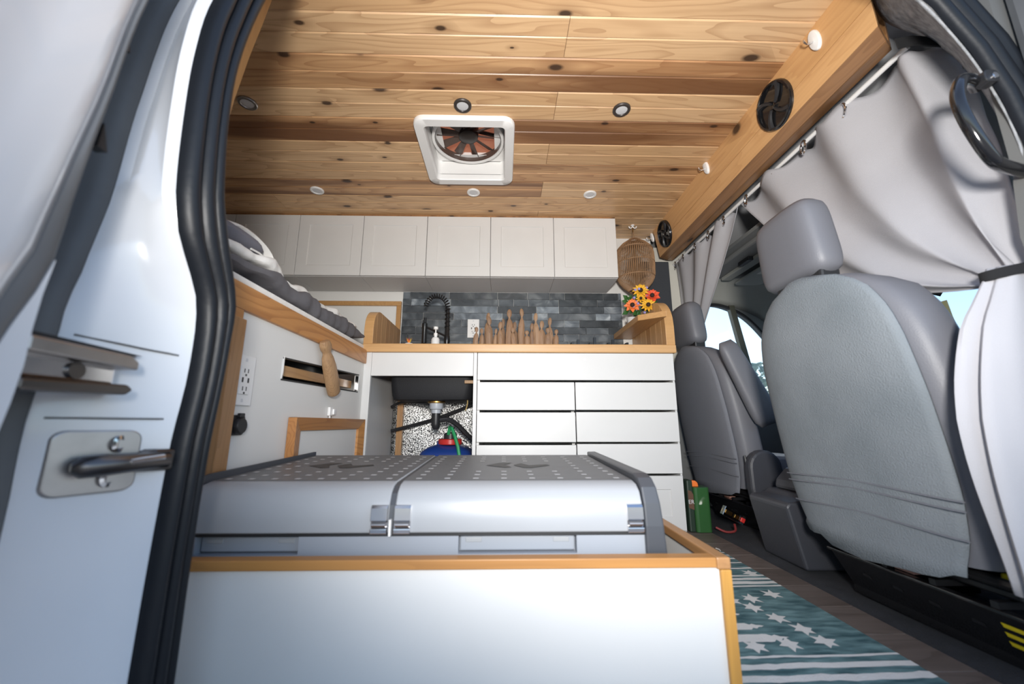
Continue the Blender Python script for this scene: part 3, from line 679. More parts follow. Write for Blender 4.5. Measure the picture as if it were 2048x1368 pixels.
# ------------------------------------------------------------------ things on the worktop
fc = thing('faucet', 'black spring pull-down kitchen faucet in front of the slate tiles', 'faucet', (-.33, 2.28, .90))
def arch(q):                                   # from the riser over to the spray head
    a = PI * q; return (-.394 + .066 * math.cos(a), 2.27, 1.165 + .080 * math.sin(a))
MB().lathe([(.026, 0), (.026, .006), (.017, .012), (.015, .06), (.017, .065), (.017, .10), (.014, .105), (.010, .27)], (-.328, 2.27, .90), 20).build('riser', 'black_metal', fc, smooth=True)
MB().tube([(-.328, 2.27, 1.165)] + [arch(i / 16) for i in range(17)] + [(-.460, 2.27, 1.10)], .0085, 10).build('neck', 'black_metal', fc, smooth=True)
coil = []
for i in range(0, 20 * 8):
    q = i / (20 * 8)
    if q < .25: c_ = (-.328, 2.27, lerp(1.04, 1.165, q / .25)); a_ = Vector((1, 0, 0)); b_ = Vector((0, 1, 0))
    else:
        qq = (q - .25) / .75 * .95; c_ = arch(qq); a_ = Vector((math.cos(PI * qq), 0, math.sin(PI * qq))); b_ = Vector((0, 1, 0))
    coil.append(Vector(c_) + (a_ * math.cos(i * 2 * PI / 8) + b_ * math.sin(i * 2 * PI / 8)) * .0135)
MB().tube(coil, .0036, 5).build('spring', 'black_metal', fc, smooth=True)
MB().lathe([(.022, .915), (.024, .925), (.022, .95), (.014, .958), (.0135, 1.04), (.016, 1.05), (.016, 1.075), (.009, 1.08), (.009, 1.11)], (-.460, 2.27, 0), 20).build('spray_head', 'black_metal', fc, smooth=True)
MB().tube([(-.335, 2.27, 1.0), (-.452, 2.27, 1.055)], .006, 8).build('holder_arm', 'black_metal', fc, smooth=True)
sp = thing('soap_bottle', 'clear soap bottle with white pump beside the faucet', 'bottle', (-.375, 2.16, .90))
MB().lathe([(.022, 0), (.023, .004), (.023, .055), (.018, .066), (.009, .07), (.009, .078)], (-.375, 2.16, .9002), 18).build('bottle', 'soap_clear', sp, smooth=True)
MB().lathe([(.011, .078), (.011, .092), (.004, .094), (.004, .112), (.013, .114), (.013, .128), (.001, .13)], (-.375, 2.16, .9002), 16).build('pump', 'white_plastic', sp, smooth=True)
pl = thing('succulent', 'small orange succulent at the left end of the worktop', 'plant', (-.515, 2.14, .90))
MB().lathe([(.018, 0), (.022, .03), (.019, .03)], (-.515, 2.14, .9002), 14).build('pot', 'pot_grey', pl, smooth=True)
for k in range(9):
    a = 2 * PI * k / 9; r1 = .018
    MB().add([(-.515 + .004 * math.cos(a + 1.5), 2.14 + .004 * math.sin(a + 1.5), .928), (-.515 + .004 * math.cos(a - 1.5), 2.14 + .004 * math.sin(a - 1.5), .928), (-.515 + r1 * math.cos(a), 2.14 + r1 * math.sin(a), .962), (-.515 + .006 * math.cos(a), 2.14 + .006 * math.sin(a), .934)],
             [(0, 1, 2), (1, 3, 2), (3, 0, 2), (0, 3, 1)]).build('leaf', 'petal_red' if k % 2 else 'petal_yellow', pl)
ck = thing('cooktop', 'black gas cooktop with pan grate near the right end panel', 'cooktop', (.55, 2.28, .90))
MB().box(.36, .70, 2.10, 2.46, .9002, .912).build('plate', 'black_gloss', ck, bevel=.004)
for k in range(4):
    MB().box(.37 + k * .1, .382 + k * .1, 2.11, 2.45, .925, .935).build('grate_bar', 'black_metal', ck)
for xx in (.40, .49, .59):
    MB().box(xx, xx + .014, 2.106, 2.12, .911, .962 if xx == .49 else .95).build('grate_post', 'black_metal', ck)
MB().box(.365, .70, 2.44, 2.452, .9105, .93).build('grate_bar', 'black_metal', ck)

def plate_outlet(root, face, along, up, out, s=1.0):
    # wall plate with duplex sockets and usb pair, built in local axes (along, up, out)
    A, U, O = Vector(along), Vector(up), Vector(out); F = Vector(face)
    def bx(name, a0, a1, u0, u1, o0, o1, mat, par, bev=0):
        v = [F + A * a + U * u + O * o for o in (o0, o1) for a, u in ((a0, u0), (a1, u0), (a1, u1), (a0, u1))]
        return MB().add(v, [(0, 1, 2, 3), (4, 5, 6, 7), (0, 1, 5, 4), (1, 2, 6, 5), (2, 3, 7, 6), (3, 0, 4, 7)]).build(name, mat, par, bevel=bev)
    bx('plate', -.038 * s, .038 * s, -.062 * s, .062 * s, 0, .006, 'white_plastic', root, .002)
    ins = bx('insert', -.018 * s, .018 * s, -.035 * s, .035 * s, .0055, .009, 'white_plastic', root, .001)
    for u in (.022, -.022):
        for a in (-.007, .007): bx('slot', (a - .0015) * s, (a + .0015) * s, (u - .004) * s, (u + .006) * s, .0088, .0094, 'rubber', ins)
        bx('slot', -.003 * s, .003 * s, (u - .012) * s, (u - .007) * s, .0088, .0094, 'rubber', ins)
    for a in (-.011, .011): bx('usb_port', (a - .003) * s, (a + .003) * s, -.006 * s, .006 * s, .0088, .0094, 'rubber', ins)
    for u in (.05, -.05): bx('screw', -.004 * s, .004 * s, (u - .004) * s, (u + .004) * s, .0055, .0066, 'lens_white', root)
ko = thing('wall_outlet', 'white double outlet plate on the slate backsplash', 'outlet', (-.197, YB - .009, 1.05))
plate_outlet(ko, (-.197, YB - .0092, 1.112), (1, 0, 0), (0, 0, 1), (0, -1, 0))

# carved driftwood people standing in a crowd on the worktop edge
figs = [(945, 520, 50), (1012, 535, 45), (1085, 345, 58), (1112, 390, 70), (1183, 540, 40), (1240, 455, 60), (1277, 415, 46), (1358, 300, 80), (1408, 520, 50), (1432, 455, 58), (1500, 290, 64), (1572, 560, 58), (1637, 470, 50), (1700, 345, 62), (1763, 440, 70), (1828, 525, 62), (1868, 400, 56), (1937, 545, 55)]
forder = ['leftmost small driftwood figure overlapping the outlet plate', 'short slim driftwood figure second from the left', 'tall driftwood figure behind the left pair', 'driftwood figure with wide body in the left pair', 'tiny driftwood figure right of the left pair', 'mid-height driftwood figure with an oval head left of centre', 'driftwood figure half hidden left of the tall wide one',
          'tall broad driftwood figure left of the crowd centre', 'short driftwood figure in front between the two tallest', 'slim driftwood figure between the two tallest', 'tallest slender driftwood figure at the crowd centre', 'smallest driftwood figure right of the tallest', 'thin driftwood figure with a pointed head', 'tall driftwood figure with a round head right of centre',
          'mid-height driftwood figure beside the tall round-headed one', 'short driftwood figure with a wide body near the right end', 'tall thin driftwood figure second from the right', 'rightmost short driftwood figure of the crowd']
rf = random.Random(5)
for i, (px, py, pw) in enumerate(figs):
    back = i in (2, 6, 9, 16)
    y = 2.17 if back else (2.06 if i in (0, 4, 8, 11, 15, 17) else 2.11)
    x = (-.151 + (px - 945) / 992 * .444) * (y / 2.15) * 1.0
    top = .5 + (1.028 - .5 + (520 - py) / 220 * .103) * (y / 2.15)
    hw = pw / 6.206 * 2.25 / 796 / 2 * (y / 2.15) * 1.28
    H = top - .9003; hh = min(.052, .30 * H); rings = []; lean = rf.uniform(-.03, .03); tw = rf.uniform(0, 6)
    prof = [(0, .92), (.15, 1.0), (.45, 1.02), (.75, .9), (.9, .62), (.96, .36), (1.0, .27)]
    body_top = H - hh
    secs = [(t * body_top, k * hw) for t, k in prof] + [(body_top + hh * t, hw * k * (.75 if H > .15 else .85)) for t, k in ((.08, .36), (.28, .74), (.55, .84), (.8, .68), (.94, .4), (1.0, .06))]
    for h, r in secs:
        ox = lean * h + .002 * math.sin(h * 40 + tw)
        rings.append([(x + ox + r * math.cos(2 * PI * k / 10) * (1 + .10 * math.sin(3 * k + tw)), y + .62 * r * math.sin(2 * PI * k / 10), .9003 + h) for k in range(10)])
    tag(MB().loft(rings).build('wooden_figure', 'driftwood_mid' if i % 3 else 'driftwood', smooth=True), forder[i], 'figurine', 'carved driftwood figures on the worktop')

# rattan lantern on a ceiling hook
LX, LY = .835, 2.36
hk = thing('ceiling_hook', 'small white double hook on the ceiling above the lantern', 'hook', (LX, LY, ZC - .05))
MB().lathe([(.012, 0), (.012, -.005), (.004, -.008), (.004, -.014)], (LX, LY, ZC), 14).build('base', 'white_plastic', hk, smooth=True)
for s_ in (-1, 1):
    MB().tube([(LX, LY, ZC - .012), (LX + s_ * .012, LY, ZC - .022), (LX + s_ * .022, LY, ZC - .018), (LX + s_ * .024, LY, ZC - .008)], .0035, 6).build('prong', 'white_plastic', hk, smooth=True)
MB().tube([(LX, LY, ZC - .012), (LX, LY, ZC - .05)], .003, 6).build('shank', 'brass', hk, smooth=True)
ln = thing('lantern', 'rattan cane lantern hanging between wall cabinets and beam', 'lantern', (LX, LY, 1.315))
prof = [(.046, 0), (.082, .035), (.106, .070), (.115, .105), (.117, .17), (.115, .245), (.105, .280), (.070, .318), (.030, .345), (.022, .350)]
def lr(h): return interp([(b, a) for a, b in prof], h)
cage = MB()
for k in range(60):
    a = 2 * PI * k / 60
    cage.tube([(LX + lr(h) * math.cos(a), LY + lr(h) * math.sin(a), 1.315 + h) for h in (0, .03, .055, .08, .105, .16, .21, .245, .28, .31, .335, .350)], .0030, 4, False)
cage.build('cane_cage', 'rattan', ln)['kind'] = 'stuff'
for h, rr in ((0, .003), (.012, .0025), (.085, .0032), (.178, .0028), (.268, .0034), (.345, .003)):
    r = lr(h) + .001
    MB().tube([(LX + r * math.cos(2 * PI * k / 40), LY + r * math.sin(2 * PI * k / 40), 1.315 + h) for k in range(41)], rr, 6).build('hoop', 'rattan', ln, smooth=True)
MB().tube([(LX, LY + .02, 1.665), (LX, LY + .004, 1.70), (LX, LY - .004, 1.713), (LX, LY - .006, 1.70), (LX, LY - .02, 1.665)], .002, 6).build('cord', 'rattan', ln)

# bouquet on the ledge
bq = thing('flower_bouquet', 'bouquet of yellow and orange flowers on the wooden ledge', 'flowers', (.775, 2.20, 1.075))
MB().lathe([(.022, .001), (.030, .05), (.027, .05), (.02, .005)], (.770, 2.30, 1.075), 16).build('pot', 'pot_grey', bq, smooth=True)
def flower(c, r, mat, n, nm='bloom', face=(-.25, -.9, .3)):
    F = Vector(face).normalized(); A = F.cross(Vector((0, 0, 1))).normalized(); U = A.cross(F)
    C = Vector(c); m = MB()
    for layer in (0, 1):
        for k in range(n):
            a = 2 * PI * (k + .5 * layer) / n; rr = r * (1 - .25 * layer); d = A * math.cos(a) + U * math.sin(a); t = A * -math.sin(a) + U * math.cos(a); w_ = rr * 2.2 / n
            v = [C + d * rr * .2, C + d * rr * .6 + t * w_ + F * (.006 + .006 * layer), C + d * rr + F * (.002 + .012 * layer), C + d * rr * .6 - t * w_ + F * (.006 + .006 * layer), C + d * rr * .6 + F * -.002]
            m.add(v, [(0, 1, 2), (0, 2, 3), (0, 4, 1), (1, 4, 2), (2, 4, 3), (3, 4, 0)])
    b_ = m.build(nm, mat, bq)
    MB().ball(tuple(C + F * .008), (r * .28,) * 3, 10, 6).build('flower_eye', 'seed_brown', b_, smooth=True)
flower((.800, 2.20, 1.262), .050, 'petal_yellow', 12); flower((.828, 2.17, 1.165), .047, 'petal_yellow', 12); flower((.795, 2.19, 1.210), .030, 'petal_yellow', 9)
flower((.750, 2.21, 1.175), .050, 'petal_orange', 8); flower((.862, 2.19, 1.228), .048, 'petal_red', 7)
rl = random.Random(3)
for k in range(12):
    c = (.755 + .10 * rl.random(), 2.18 + .03 * rl.random(), 1.12 + .17 * rl.random())
    MB().ball(c, .0085, 6, 4).build('small_bloom', 'petal_purple', bq, smooth=True)
for k in range(34):
    a = rl.uniform(0, 2 * PI); c = Vector((.80 + .075 * rl.uniform(.2, 1) * math.cos(a), 2.215 + .03 * rl.random(), 1.195 + .085 * rl.uniform(.2, 1) * math.sin(a))); d = Vector((math.cos(a), rl.uniform(-.6, .1), math.sin(a))).normalized(); t = d.cross(Vector((0, 1, .2))).normalized()
    l = rl.uniform(.03, .055); m = MB()
    m.add([c, c + d * l * .5 + t * l * .28, c + d * l, c + d * l * .5 - t * l * .28, c + d * l * .5 + Vector((0, -.006, .004))], [(0, 1, 4), (1, 2, 4), (2, 3, 4), (3, 0, 4), (0, 3, 2, 1)])
    m.build('leaf', 'leaf', bq)
for k in range(6):
    MB().tube([(.770 + .004 * k, 2.30, 1.11), (.78 + .012 * k, 2.24, 1.15 + .01 * k)], .002, 5).build('stem', 'leaf', bq)

# ------------------------------------------------------------------ bed platform, bedding
XP = -.70
bp_ = thing('bed_platform', 'white bed platform wall with oak rail beside the kitchen', 'bed base', (-.9, 1.5, 0))
pm = MB()
for poly in ([(.80, 0), (1.998, 0), (1.998, .651), (1.935, .651), (1.268, .637), (.80, .637)],
             [(.80, .637), (1.268, .637), (1.268, .706), (.80, .706)],
             [(1.935, .651), (1.998, .651), (1.998, .732), (1.935, .732)],
             [(.80, .706), (1.268, .706), (1.935, .732), (1.998, .732), (1.998, .80), (.80, .80)]):
    pm.prism(poly, 'x', XP - .018, XP)
pm.build('side_panel', 'panel_white', bp_)
MB().box(XP - .06, XP + .012, .80, 1.998, .797, .866).build('rail', 'oak_rail', bp_, bevel=.003)
MB().box(XP + .001, XP + .012, .83, 1.035, .770, .7965).build('rail_block', 'oak_rail', bp_, bevel=.002)
MB().box(XP + .001, XP + .024, .985, 1.033, .0, .7690).build('post', 'post_wood', bp_, bevel=.002)
# slot lined in black with a board behind
sl = MB().box(XP - .12, XP - .10, 1.26, 1.94, .62, .75).box(XP - .12, XP - .019, 1.26, 1.94, .62, .634).box(XP - .12, XP - .019, 1.26, 1.94, .736, .75).build('slot_lining', 'rubber', bp_)
MB().prism([(1.272, .655), (1.93, .668), (1.93, .702), (1.272, .690)], 'x', XP - .05, XP - .03).build('slot_board', 'slot_wood', bp_)
MB().prism([(1.266, .704), (1.937, .730), (1.937, .735), (1.266, .709)], 'x', XP - .01, XP + .002).build('slot_edging', 'rubber', bp_)
MB().prism([(1.266, .635), (1.937, .648), (1.937, .653), (1.266, .640)], 'x', XP - .01, XP + .002).build('slot_edging', 'rubber', bp_)
for yy, zz in ((1.268, .640), (1.932, .655)):
    e_ = MB().box(XP - .012, XP + .003, yy - .002, yy + .003, zz, zz + .072).build('slot_end', 'chrome', bp_)
# framed access door
ad = MB().box(XP + .001, XP + .006, 1.36, 1.985, .02, .515).build('access_door', 'panel_white', bp_)
def frame_piece(poly): MB().add([(XP + .002, a, b) for a, b in poly] + [(XP + .030 if i < 2 else XP + .016, a, b) for i, (a, b) in enumerate(poly)], [(3, 2, 1, 0), (4, 5, 6, 7), (0, 1, 5, 4), (1, 2, 6, 5), (2, 3, 7, 6), (3, 0, 4, 7)]).build('frame_piece', 'oak_rail', ad)
frame_piece([(1.335, .522), (1.990, .522), (1.945, .478), (1.395, .478)])
frame_piece([(1.335, .02), (1.335, .5205), (1.394, .4775), (1.394, .02)])
frame_piece([(1.990, .02), (1.990, .5205), (1.946, .4775), (1.946, .02)])
po = thing('wall_outlet', 'white outlet plate with USB ports on the bed platform wall', 'outlet', (XP + .001, 1.078, .55))
plate_outlet(po, (XP + .001, 1.080, .615), (0, 1, 0), (0, 0, 1), (1, 0, 0), 1.08)
sk2 = thing('power_socket', 'black round twelve volt socket below the white outlet', 'socket', (XP + .001, 1.078, .47))
MB().prism(rrect(1.078, .497, .062, .052, .012, 4), 'x', XP + .001, XP + .006).build('plate', 'black_plastic', sk2, bevel=.001)
MB().lathe([(.021, 0), (.021, .010), (.019, .013), (.001, .013)], (XP + .006, 1.080, .495), 22, 'x').build('cap', 'rubber', sk2, smooth=True)
MB().box(XP + .006, XP + .016, 1.072, 1.090, .516, .528).build('cap_tab', 'rubber', sk2, bevel=.002)
for yy in (1.052, 1.104): MB().lathe([(.004, 0), (.004, .002), (.001, .0025)], (XP + .006, yy, .497), 10, 'x').build('screw', 'chrome', sk2)
# hanging driftwood figure
rings = []
for t, r in ((0, .7), (.04, .95), (.30, 1.05), (.55, 1.0), (.70, .82), (.76, .62), (.80, .60), (.86, .82), (.93, .85), (.99, .7), (1, .4)):
    y = lerp(1.615, 1.485, t); z = lerp(.615, .808, t)
    rings.append([(XP + .026 + .021 * r * math.copysign(abs(math.cos(2 * PI * k / 12)) ** .7, math.cos(2 * PI * k / 12)), y + .033 * r * math.copysign(abs(math.sin(2 * PI * k / 12)) ** .7, math.sin(2 * PI * k / 12)) * .9, z + .033 * r * math.sin(2 * PI * k / 12) * .45) for k in range(12)])
tag(MB().loft(rings).build('wooden_figure', 'driftwood_pale', smooth=True), 'large driftwood figure hanging over the slot in the white bed wall', 'figurine', 'carved driftwood figures')
cl = thing('switch_clip', 'tiny white latch on the bed wall above the framed door', 'latch', (XP + .001, 1.642, .527))
MB().box(XP + .001, XP + .012, 1.622, 1.652, .532, .566).build('body', 'white_plastic', cl, bevel=.002)
MB().box(XP + .012, XP + .020, 1.640, 1.660, .536, .560).build('lever', 'white_plastic', cl, bevel=.003)
MB().box(XP + .004, XP + .010, 1.634, 1.644, .5235, .532).build('tongue', 'chrome', cl)
def soft(name, mat, label, cat, fn, nu, nv):
    return tag(MB().grid(fn, nu, nv).build(name, mat, smooth=True, solid=.006), label, cat)
mt = MB().loft([[(XP - .004 - .8 + x, 1.50 + y, z) for x, y in rrect(0, 0, 1.6 * s_, 1.42 * s_, .06)] for z, s_ in ((.867, .99), (.874, 1), (.889, 1), (.896, .985))])
tag(mt.build('mattress', 'sheet_white', smooth=True, angle=50), 'white mattress lying on the oak bed rail', 'mattress')
def wob(a, b, s=1.0): return noise.noise(Vector((a, b, s)))
low_ = [(.80, .905), (.946, .912), (1.033, .918), (1.137, .926), (1.302, .908), (1.443, .896), (1.637, .896), (1.989, .904), (2.2, .905)]
top_ = [(.80, .940), (.938, .935), (1.04, .950), (1.147, .955), (1.221, .975), (1.351, .955), (1.426, .975), (1.522, .956), (1.727, .968), (2.012, .968), (2.2, .968)]
def fold(y0, y1, zl, zh, xb, fat, seed):
    m = MB(); rings = []
    for i in range(61):
        y = lerp(y0, y1, i / 60); a = interp(low_, y) + zl; b = interp(top_, y) + zh; n = wob(y * 9, seed); n2 = wob(y * 22, seed + 3)
        e = min(1, 6 * min(i, 60 - i) / 60 + .25); h = (b - a) / 2; cz = (a + b) / 2; rr = []
        for k in range(14):
            q = 2 * PI * k / 14; cx_ = math.copysign(abs(math.cos(q)) ** .7, math.cos(q)); sz = math.copysign(abs(math.sin(q)) ** .7, math.sin(q))
            rr.append((xb + (fat * cx_ * (1 + .3 * n2) + .014 * n) * (1 if cx_ > 0 else 4.5), y + .006 * n2 * cx_, cz + h * e * sz * (1 + .22 * n2) + .008 * n))
        rings.append(rr)
    return m.loft(rings)
tag(fold(.86, 1.995, .0, 0, -.735, .030, 1.0).build('grey_blanket', 'blanket_grey', smooth=True), 'dark grey blanket folded along the bed edge', 'blanket')
tag(fold(1.22, 1.98, .060, .030, -.765, .024, 5.0).build('white_duvet', 'sheet_white', smooth=True), 'thin white duvet layer on the grey blanket', 'duvet')
tag(fold(.84, 1.26, .038, .040, -.745, .026, 9.0).build('white_throw', 'sheet_white', smooth=True), 'rolled cream throw bulging over the bed edge by the pillar', 'blanket')
pw = thing('pillow', 'grey pillow with white piping tucked in the white throw', 'pillow', (-.80, 1.06, .98))
rings = []
for i in range(13):
    a = PI * i / 12; s_ = max(math.sin(a) ** .6, .03); y = 1.06 - .155 * math.cos(a)
    rings.append([(-.81 + .075 * s_ * math.cos(2 * PI * k / 16), y, 1.025 + .010 * (y - 1.06) / .15 + .036 * s_ * math.sin(2 * PI * k / 16) + .004 * wob(y * 20, k)) for k in range(16)])
MB().loft(rings).build('cushion', 'pillow_grey', pw, smooth=True)
MB().tube([(-.738, 1.10 + .02 * i, 1.005 - .002 * abs(i - 2)) for i in range(5)], .003, 6).build('piping', 'sheet_white', pw)
rings = []
for i in range(17):
    t = i / 16; a = lerp(-.4, PI * 1.1, t); rings.append([(-.79 + .035 * math.cos(2 * PI * k / 10), 1.12 + .115 * math.cos(a) + .012 * math.cos(2 * PI * k / 10), 1.020 + .042 * math.sin(a) + .013 * math.sin(2 * PI * k / 10)) for k in range(10)])
tag(MB().loft(rings).build('white_towel', 'sheet_white', smooth=True), 'white towel draped around the grey pillow', 'towel')

# ------------------------------------------------------------------ wood-trimmed box and the cooler in it
bx = thing('storage_box', 'white panelled floor box with pine edging holding the cooler', 'box', (-.1, 1.15, 0))
MB().box(-.67, .425, .846, .862, .0005, .225).build('front_panel', 'box_white', bx)
MB().box(.424, .438, .862, 1.50, .0005, .222).build('side_panel', 'box_white', bx)
MB().box(-.67, .4235, 1.488, 1.50, .0005, .222).build('back_panel', 'box_white', bx)
MB().box(-.67, .418, .838, .868, .2255, .2440).build('front_rail', 'box_trim', bx, bevel=.002)
MB().box(.4185, .446, .838, 1.502, .2225, .2445).build('side_rail', 'box_trim_y', bx, bevel=.003)
MB().box(.4255, .446, .838, .861, .0005, .2220).build('corner_post', 'box_trim_z', bx, bevel=.002)
co = thing('cooler', 'grey double lid portable fridge cooler in the wood-trimmed box', 'cooler', (-.17, 1.17, .02))
LIDP = [(.893, .278), (.892, .305), (.896, .335), (.907, .357), (.925, .369), (.95, .374), (1.46, .392), (1.46, .278)]
def lid(x0, x1): return MB().prism(LIDP, 'x', x0, x1)
body = MB().box(-.655, .318, .925, 1.45, .02, .2705)
for a, b, c, d in ((-.655, -.632, .02, .2705), (-.632, -.422, .02, .236), (-.422, -.092, .02, .2705), (-.092, .156, .02, .236), (.156, .318, .02, .2705)):
    body.box(a, b, .900, .925, c, d)
body.build('body', 'cooler_body', co)
for x0, x1 in ((-.630, -.424), (-.090, .154)):
    g = MB().box(x0, x1, .914, .924, .238, .268).build('grip_recess', 'cooler_body', co, bevel=.003)
    for xa in (x0 + .012, x1 - .046):
        MB().box(xa, xa + .034, .9125, .9145, .255, .264).build('grip_button', 'cooler_grey', g, bevel=.001)
for (x0, x1), nm in (((-.655, -.238), 'left'), ((-.226, .298), 'right')):
    l_ = lid(x0, x1).build('lid', 'cooler_grey', co, smooth=True, angle=30, bevel=.003)
    MB().add([(x0 + .002, .952, .3748), (x1 - .002, .952, .3748), (x1 - .002, 1.458, .3927), (x0 + .002, 1.458, .3927)], [(0, 1, 2, 3)]).build('top_panel', 'cooler_top', l_)
    nx, ny = 8, 9; W = x1 - x0
    for i in range(nx):
        for j in range(ny):
            if 2 <= i <= 5 and 3 <= j <= 5: continue
            x = x0 + W * (.06 + .88 * i / 7); y = .975 + .052 * j; zz = lambda yy: .3751 + (yy - .952) * .0354 + .0003
            s_ = .0065
            MB().add([(x - s_, y - s_, zz(y - s_)), (x + s_, y - s_, zz(y - s_)), (x + s_, y + s_, zz(y + s_)), (x - s_, y + s_, zz(y + s_))], [(0, 1, 2, 3)]).build('dot_print', 'white_print', l_)
    lg = MB(); cxl = (x0 + x1) / 2 - (.02 if nm == 'left' else .0)
    def lp(pts): lg.add([(cxl + a, 1.19 + b, .3751 + (1.19 + b - .952) * .0354 + .0006) for a, b in pts], [tuple(range(len(pts)))])
    lp([(-.085, .0), (-.045, .055), (-.008, .055), (-.030, .012), (-.012, -.035), (-.030, -.045)]); lp([(-.006, .005), (.018, .045), (.040, .0), (.090, .022), (.100, .0), (.042, -.05), (.020, -.045)])
    lg.build('logo', 'black_print', l_)
MB().box(-.655, .318, .90, 1.45, .2708, .2775).build('lid_gasket', 'rubber', co)
MB().prism([(a + (.004 if a < 1 else 0), b - .003) for a, b in LIDP], 'x', -.2375, -.2265).build('lid_divider', 'cooler_dark', co)
BAND = [(.888, .02), (.888, .29), (.892, .335), (.904, .366), (.925, .383), (.955, .390), (1.465, .404), (1.465, .02)]
def band(xa, xb, xc):
    m = MB(); n = len(BAND); c = (1.17, .2)
    r0 = [(xa, y, z) for y, z in BAND]; r1 = [(lerp(xb, xc, (z - .02) / .38), y, z) for y, z in BAND]
    m.loft([r0, r1]); return m
band(.300, .358, .332).build('end_band', 'cooler_dark', co, bevel=.004)
MB().prism([(a, b) for a, b in BAND], 'x', -.664, -.6565).build('end_band', 'cooler_dark', co)
for xc, n in ((-.256, 0), (-.208, 0), (.279, 0)):
    lt = MB().prism([(.893, .276), (.884, .279), (.883, .288), (.889, .291), (.889, .300), (.883, .304), (.885, .328), (.889, .334), (.898, .334)], 'x', xc - .017, xc + .017).build('latch', 'chrome', co, bevel=.001)
    MB().tube([(xc - .014, .886, .2955), (xc + .014, .886, .2955)], .004, 8).build('latch_pin', 'steel', lt, smooth=True)
MB().box(-.2345, -.2300, .884, .893, .274, .306).build('latch_strip', 'white_plastic', co)

# ------------------------------------------------------------------ rug
RX0, RX1, RY0, RY1 = .455, .872, .66, 1.70
rug = thing('floor_rug', 'teal and white striped cotton runner with stars beside the box', 'rug', (.66, 1.18, 0))
MB().box(RX0, RX1, RY0, RY1, .0004, .005).build('weave', 'rug_cotton', rug)
wv = rug.children[0]; rr_ = random.Random(8)
def stripe(y, h, x0=RX0, x1=RX1, ragged=False, slope=.02):
    m = MB(); n = 24; lo = []; hi = []
    for i in range(n + 1):
        x = lerp(x0, x1, i / n); d = slope * (x - RX0) + .004 * wob(x * 14, y * 40); e = .003 * wob(x * 60, y * 90)
        hh = h / 2
        if ragged and i > n - 5: hh *= (n - i) / 5 * (.7 + .6 * (i % 2))
        lo.append((x, y + d - hh - e, .0056)); hi.append((x, y + d + hh + e, .0056))
    v = lo + hi; m.add(v, [(i, i + 1, n + 2 + i, n + 1 + i) for i in range(n)]); m.build('stripe', 'rug_white', wv)
def star(x, y, r):
    m = MB(); pts = []
    for k in range(12):
        a = 2 * PI * k / 12 + .2; q = r * (1.0 if k % 2 == 0 else .5) * rr_.uniform(.85, 1.1); pts.append((x + q * math.cos(a), y + q * math.sin(a) * 1.1, .0057))
    m.add(pts + [(x, y, .0057)], [(k, (k + 1) % 12, 12) for k in range(12)]); m.build('star', 'rug_white', wv)
for y, h in ((.70, .025), (.75, .025), (.80, .024), (.85, .022), (.893, .021), (.934, .019), (.967, .008), (1.345, .010), (1.372, .022), (1.402, .016), (1.430, .012), (1.50, .012), (1.555, .010), (1.60, .012), (1.64, .008), (1.67, .006)):
    stripe(y, h)
for y, h, x1 in ((1.045, .034, .68), (1.10, .032, .655), (1.165, .032, .63), (1.235, .030, .60)): stripe(y, h, RX0, x1, True)
for x, y in ((.50, 1.005), (.575, 1.012), (.66, 1.02), (.75, 1.03), (.74, 1.085), (.715, 1.145), (.69, 1.205), (.655, 1.25), (.72, 1.262), (.80, 1.29), (.62, 1.292), (.84, 1.46), (.75, 1.46), (.66, 1.46)): star(x, y, .030)
for k in range(22):
    x = lerp(RX0 + .01, RX1 - .005, k / 21); MB().tube([(x, RY1 - .002, .004), (x + rr_.uniform(-.01, .01), RY1 + .018, .005), (x + rr_.uniform(-.014, .014), RY1 + .04, .004)], .0022, 5).build('fringe_tassel', 'rug_fringe', rug)

# ------------------------------------------------------------------ cab shell
def plate_hole(name, outer, inner, y, th, mat):
    bm = bmesh.new(); es = []
    for loop in (outer, inner):
        vs = [bm.verts.new((p[0], 0, p[1])) for p in loop]
        es += [bm.edges.new((vs[i], vs[(i + 1) % len(vs)])) for i in range(len(vs))]
    bmesh.ops.triangle_fill(bm, edges=es, use_beauty=True)
    me = bpy.data.meshes.new(name); bm.to_mesh(me); bm.free(); me.materials.append(M[mat])
    o = bpy.data.objects.new(name, me); COL.objects.link(o); o.location = (0, y, 0)
    md = o.modifiers.new('s', 'SOLIDIFY'); md.thickness = th; md.offset = 0
    return struct(o)
def smooth_loop(pts, n=5):
    out = []; m = len(pts)
    for i in range(m):
        for q in range(n):
            u = q / n; p = [pts[(i + d) % m] for d in (-1, 0, 1, 2)]
            out.append(tuple(.5 * (2 * p[1][c] + (p[2][c] - p[0][c]) * u + (2 * p[0][c] - 5 * p[1][c] + 4 * p[2][c] - p[3][c]) * u * u + (3 * p[1][c] - p[0][c] - 3 * p[2][c] + p[3][c]) * u ** 3) for c in (0, 1)))
    return out
DW = [(1.24, .66), (1.24, 1.05), (1.33, 1.25), (1.43, 1.305), (1.56, 1.28), (1.70, 1.19), (1.86, .98), (2.0, .74), (1.97, .66)]
drv = plate_hole('door_2', [(1.0, -.1), (1.0, 1.80), (2.5, 1.80), (2.5, -.1)], smooth_loop(DW), 2.64, .05, 'headliner_dark')
MB().loft([[(x, 2.612 + .012 * math.cos(a), z + .012 * math.sin(a)) for a in [2 * PI * k / 6 for k in range(6)]] for x, z in smooth_loop(DW) + [smooth_loop(DW)[0]]]).build('window_seal', 'rubber', drv, smooth=True)
MB().prism([(1.552, 1.30), (1.590, 1.30), (1.700, .64), (1.660, .64)], 'y', 2.600, 2.635).build('window_bar', 'frame_olive', drv)
struct(MB().box(1.1, 2.1, 2.638, 2.642, .60, 1.34).build('window_1', 'window_glass'))
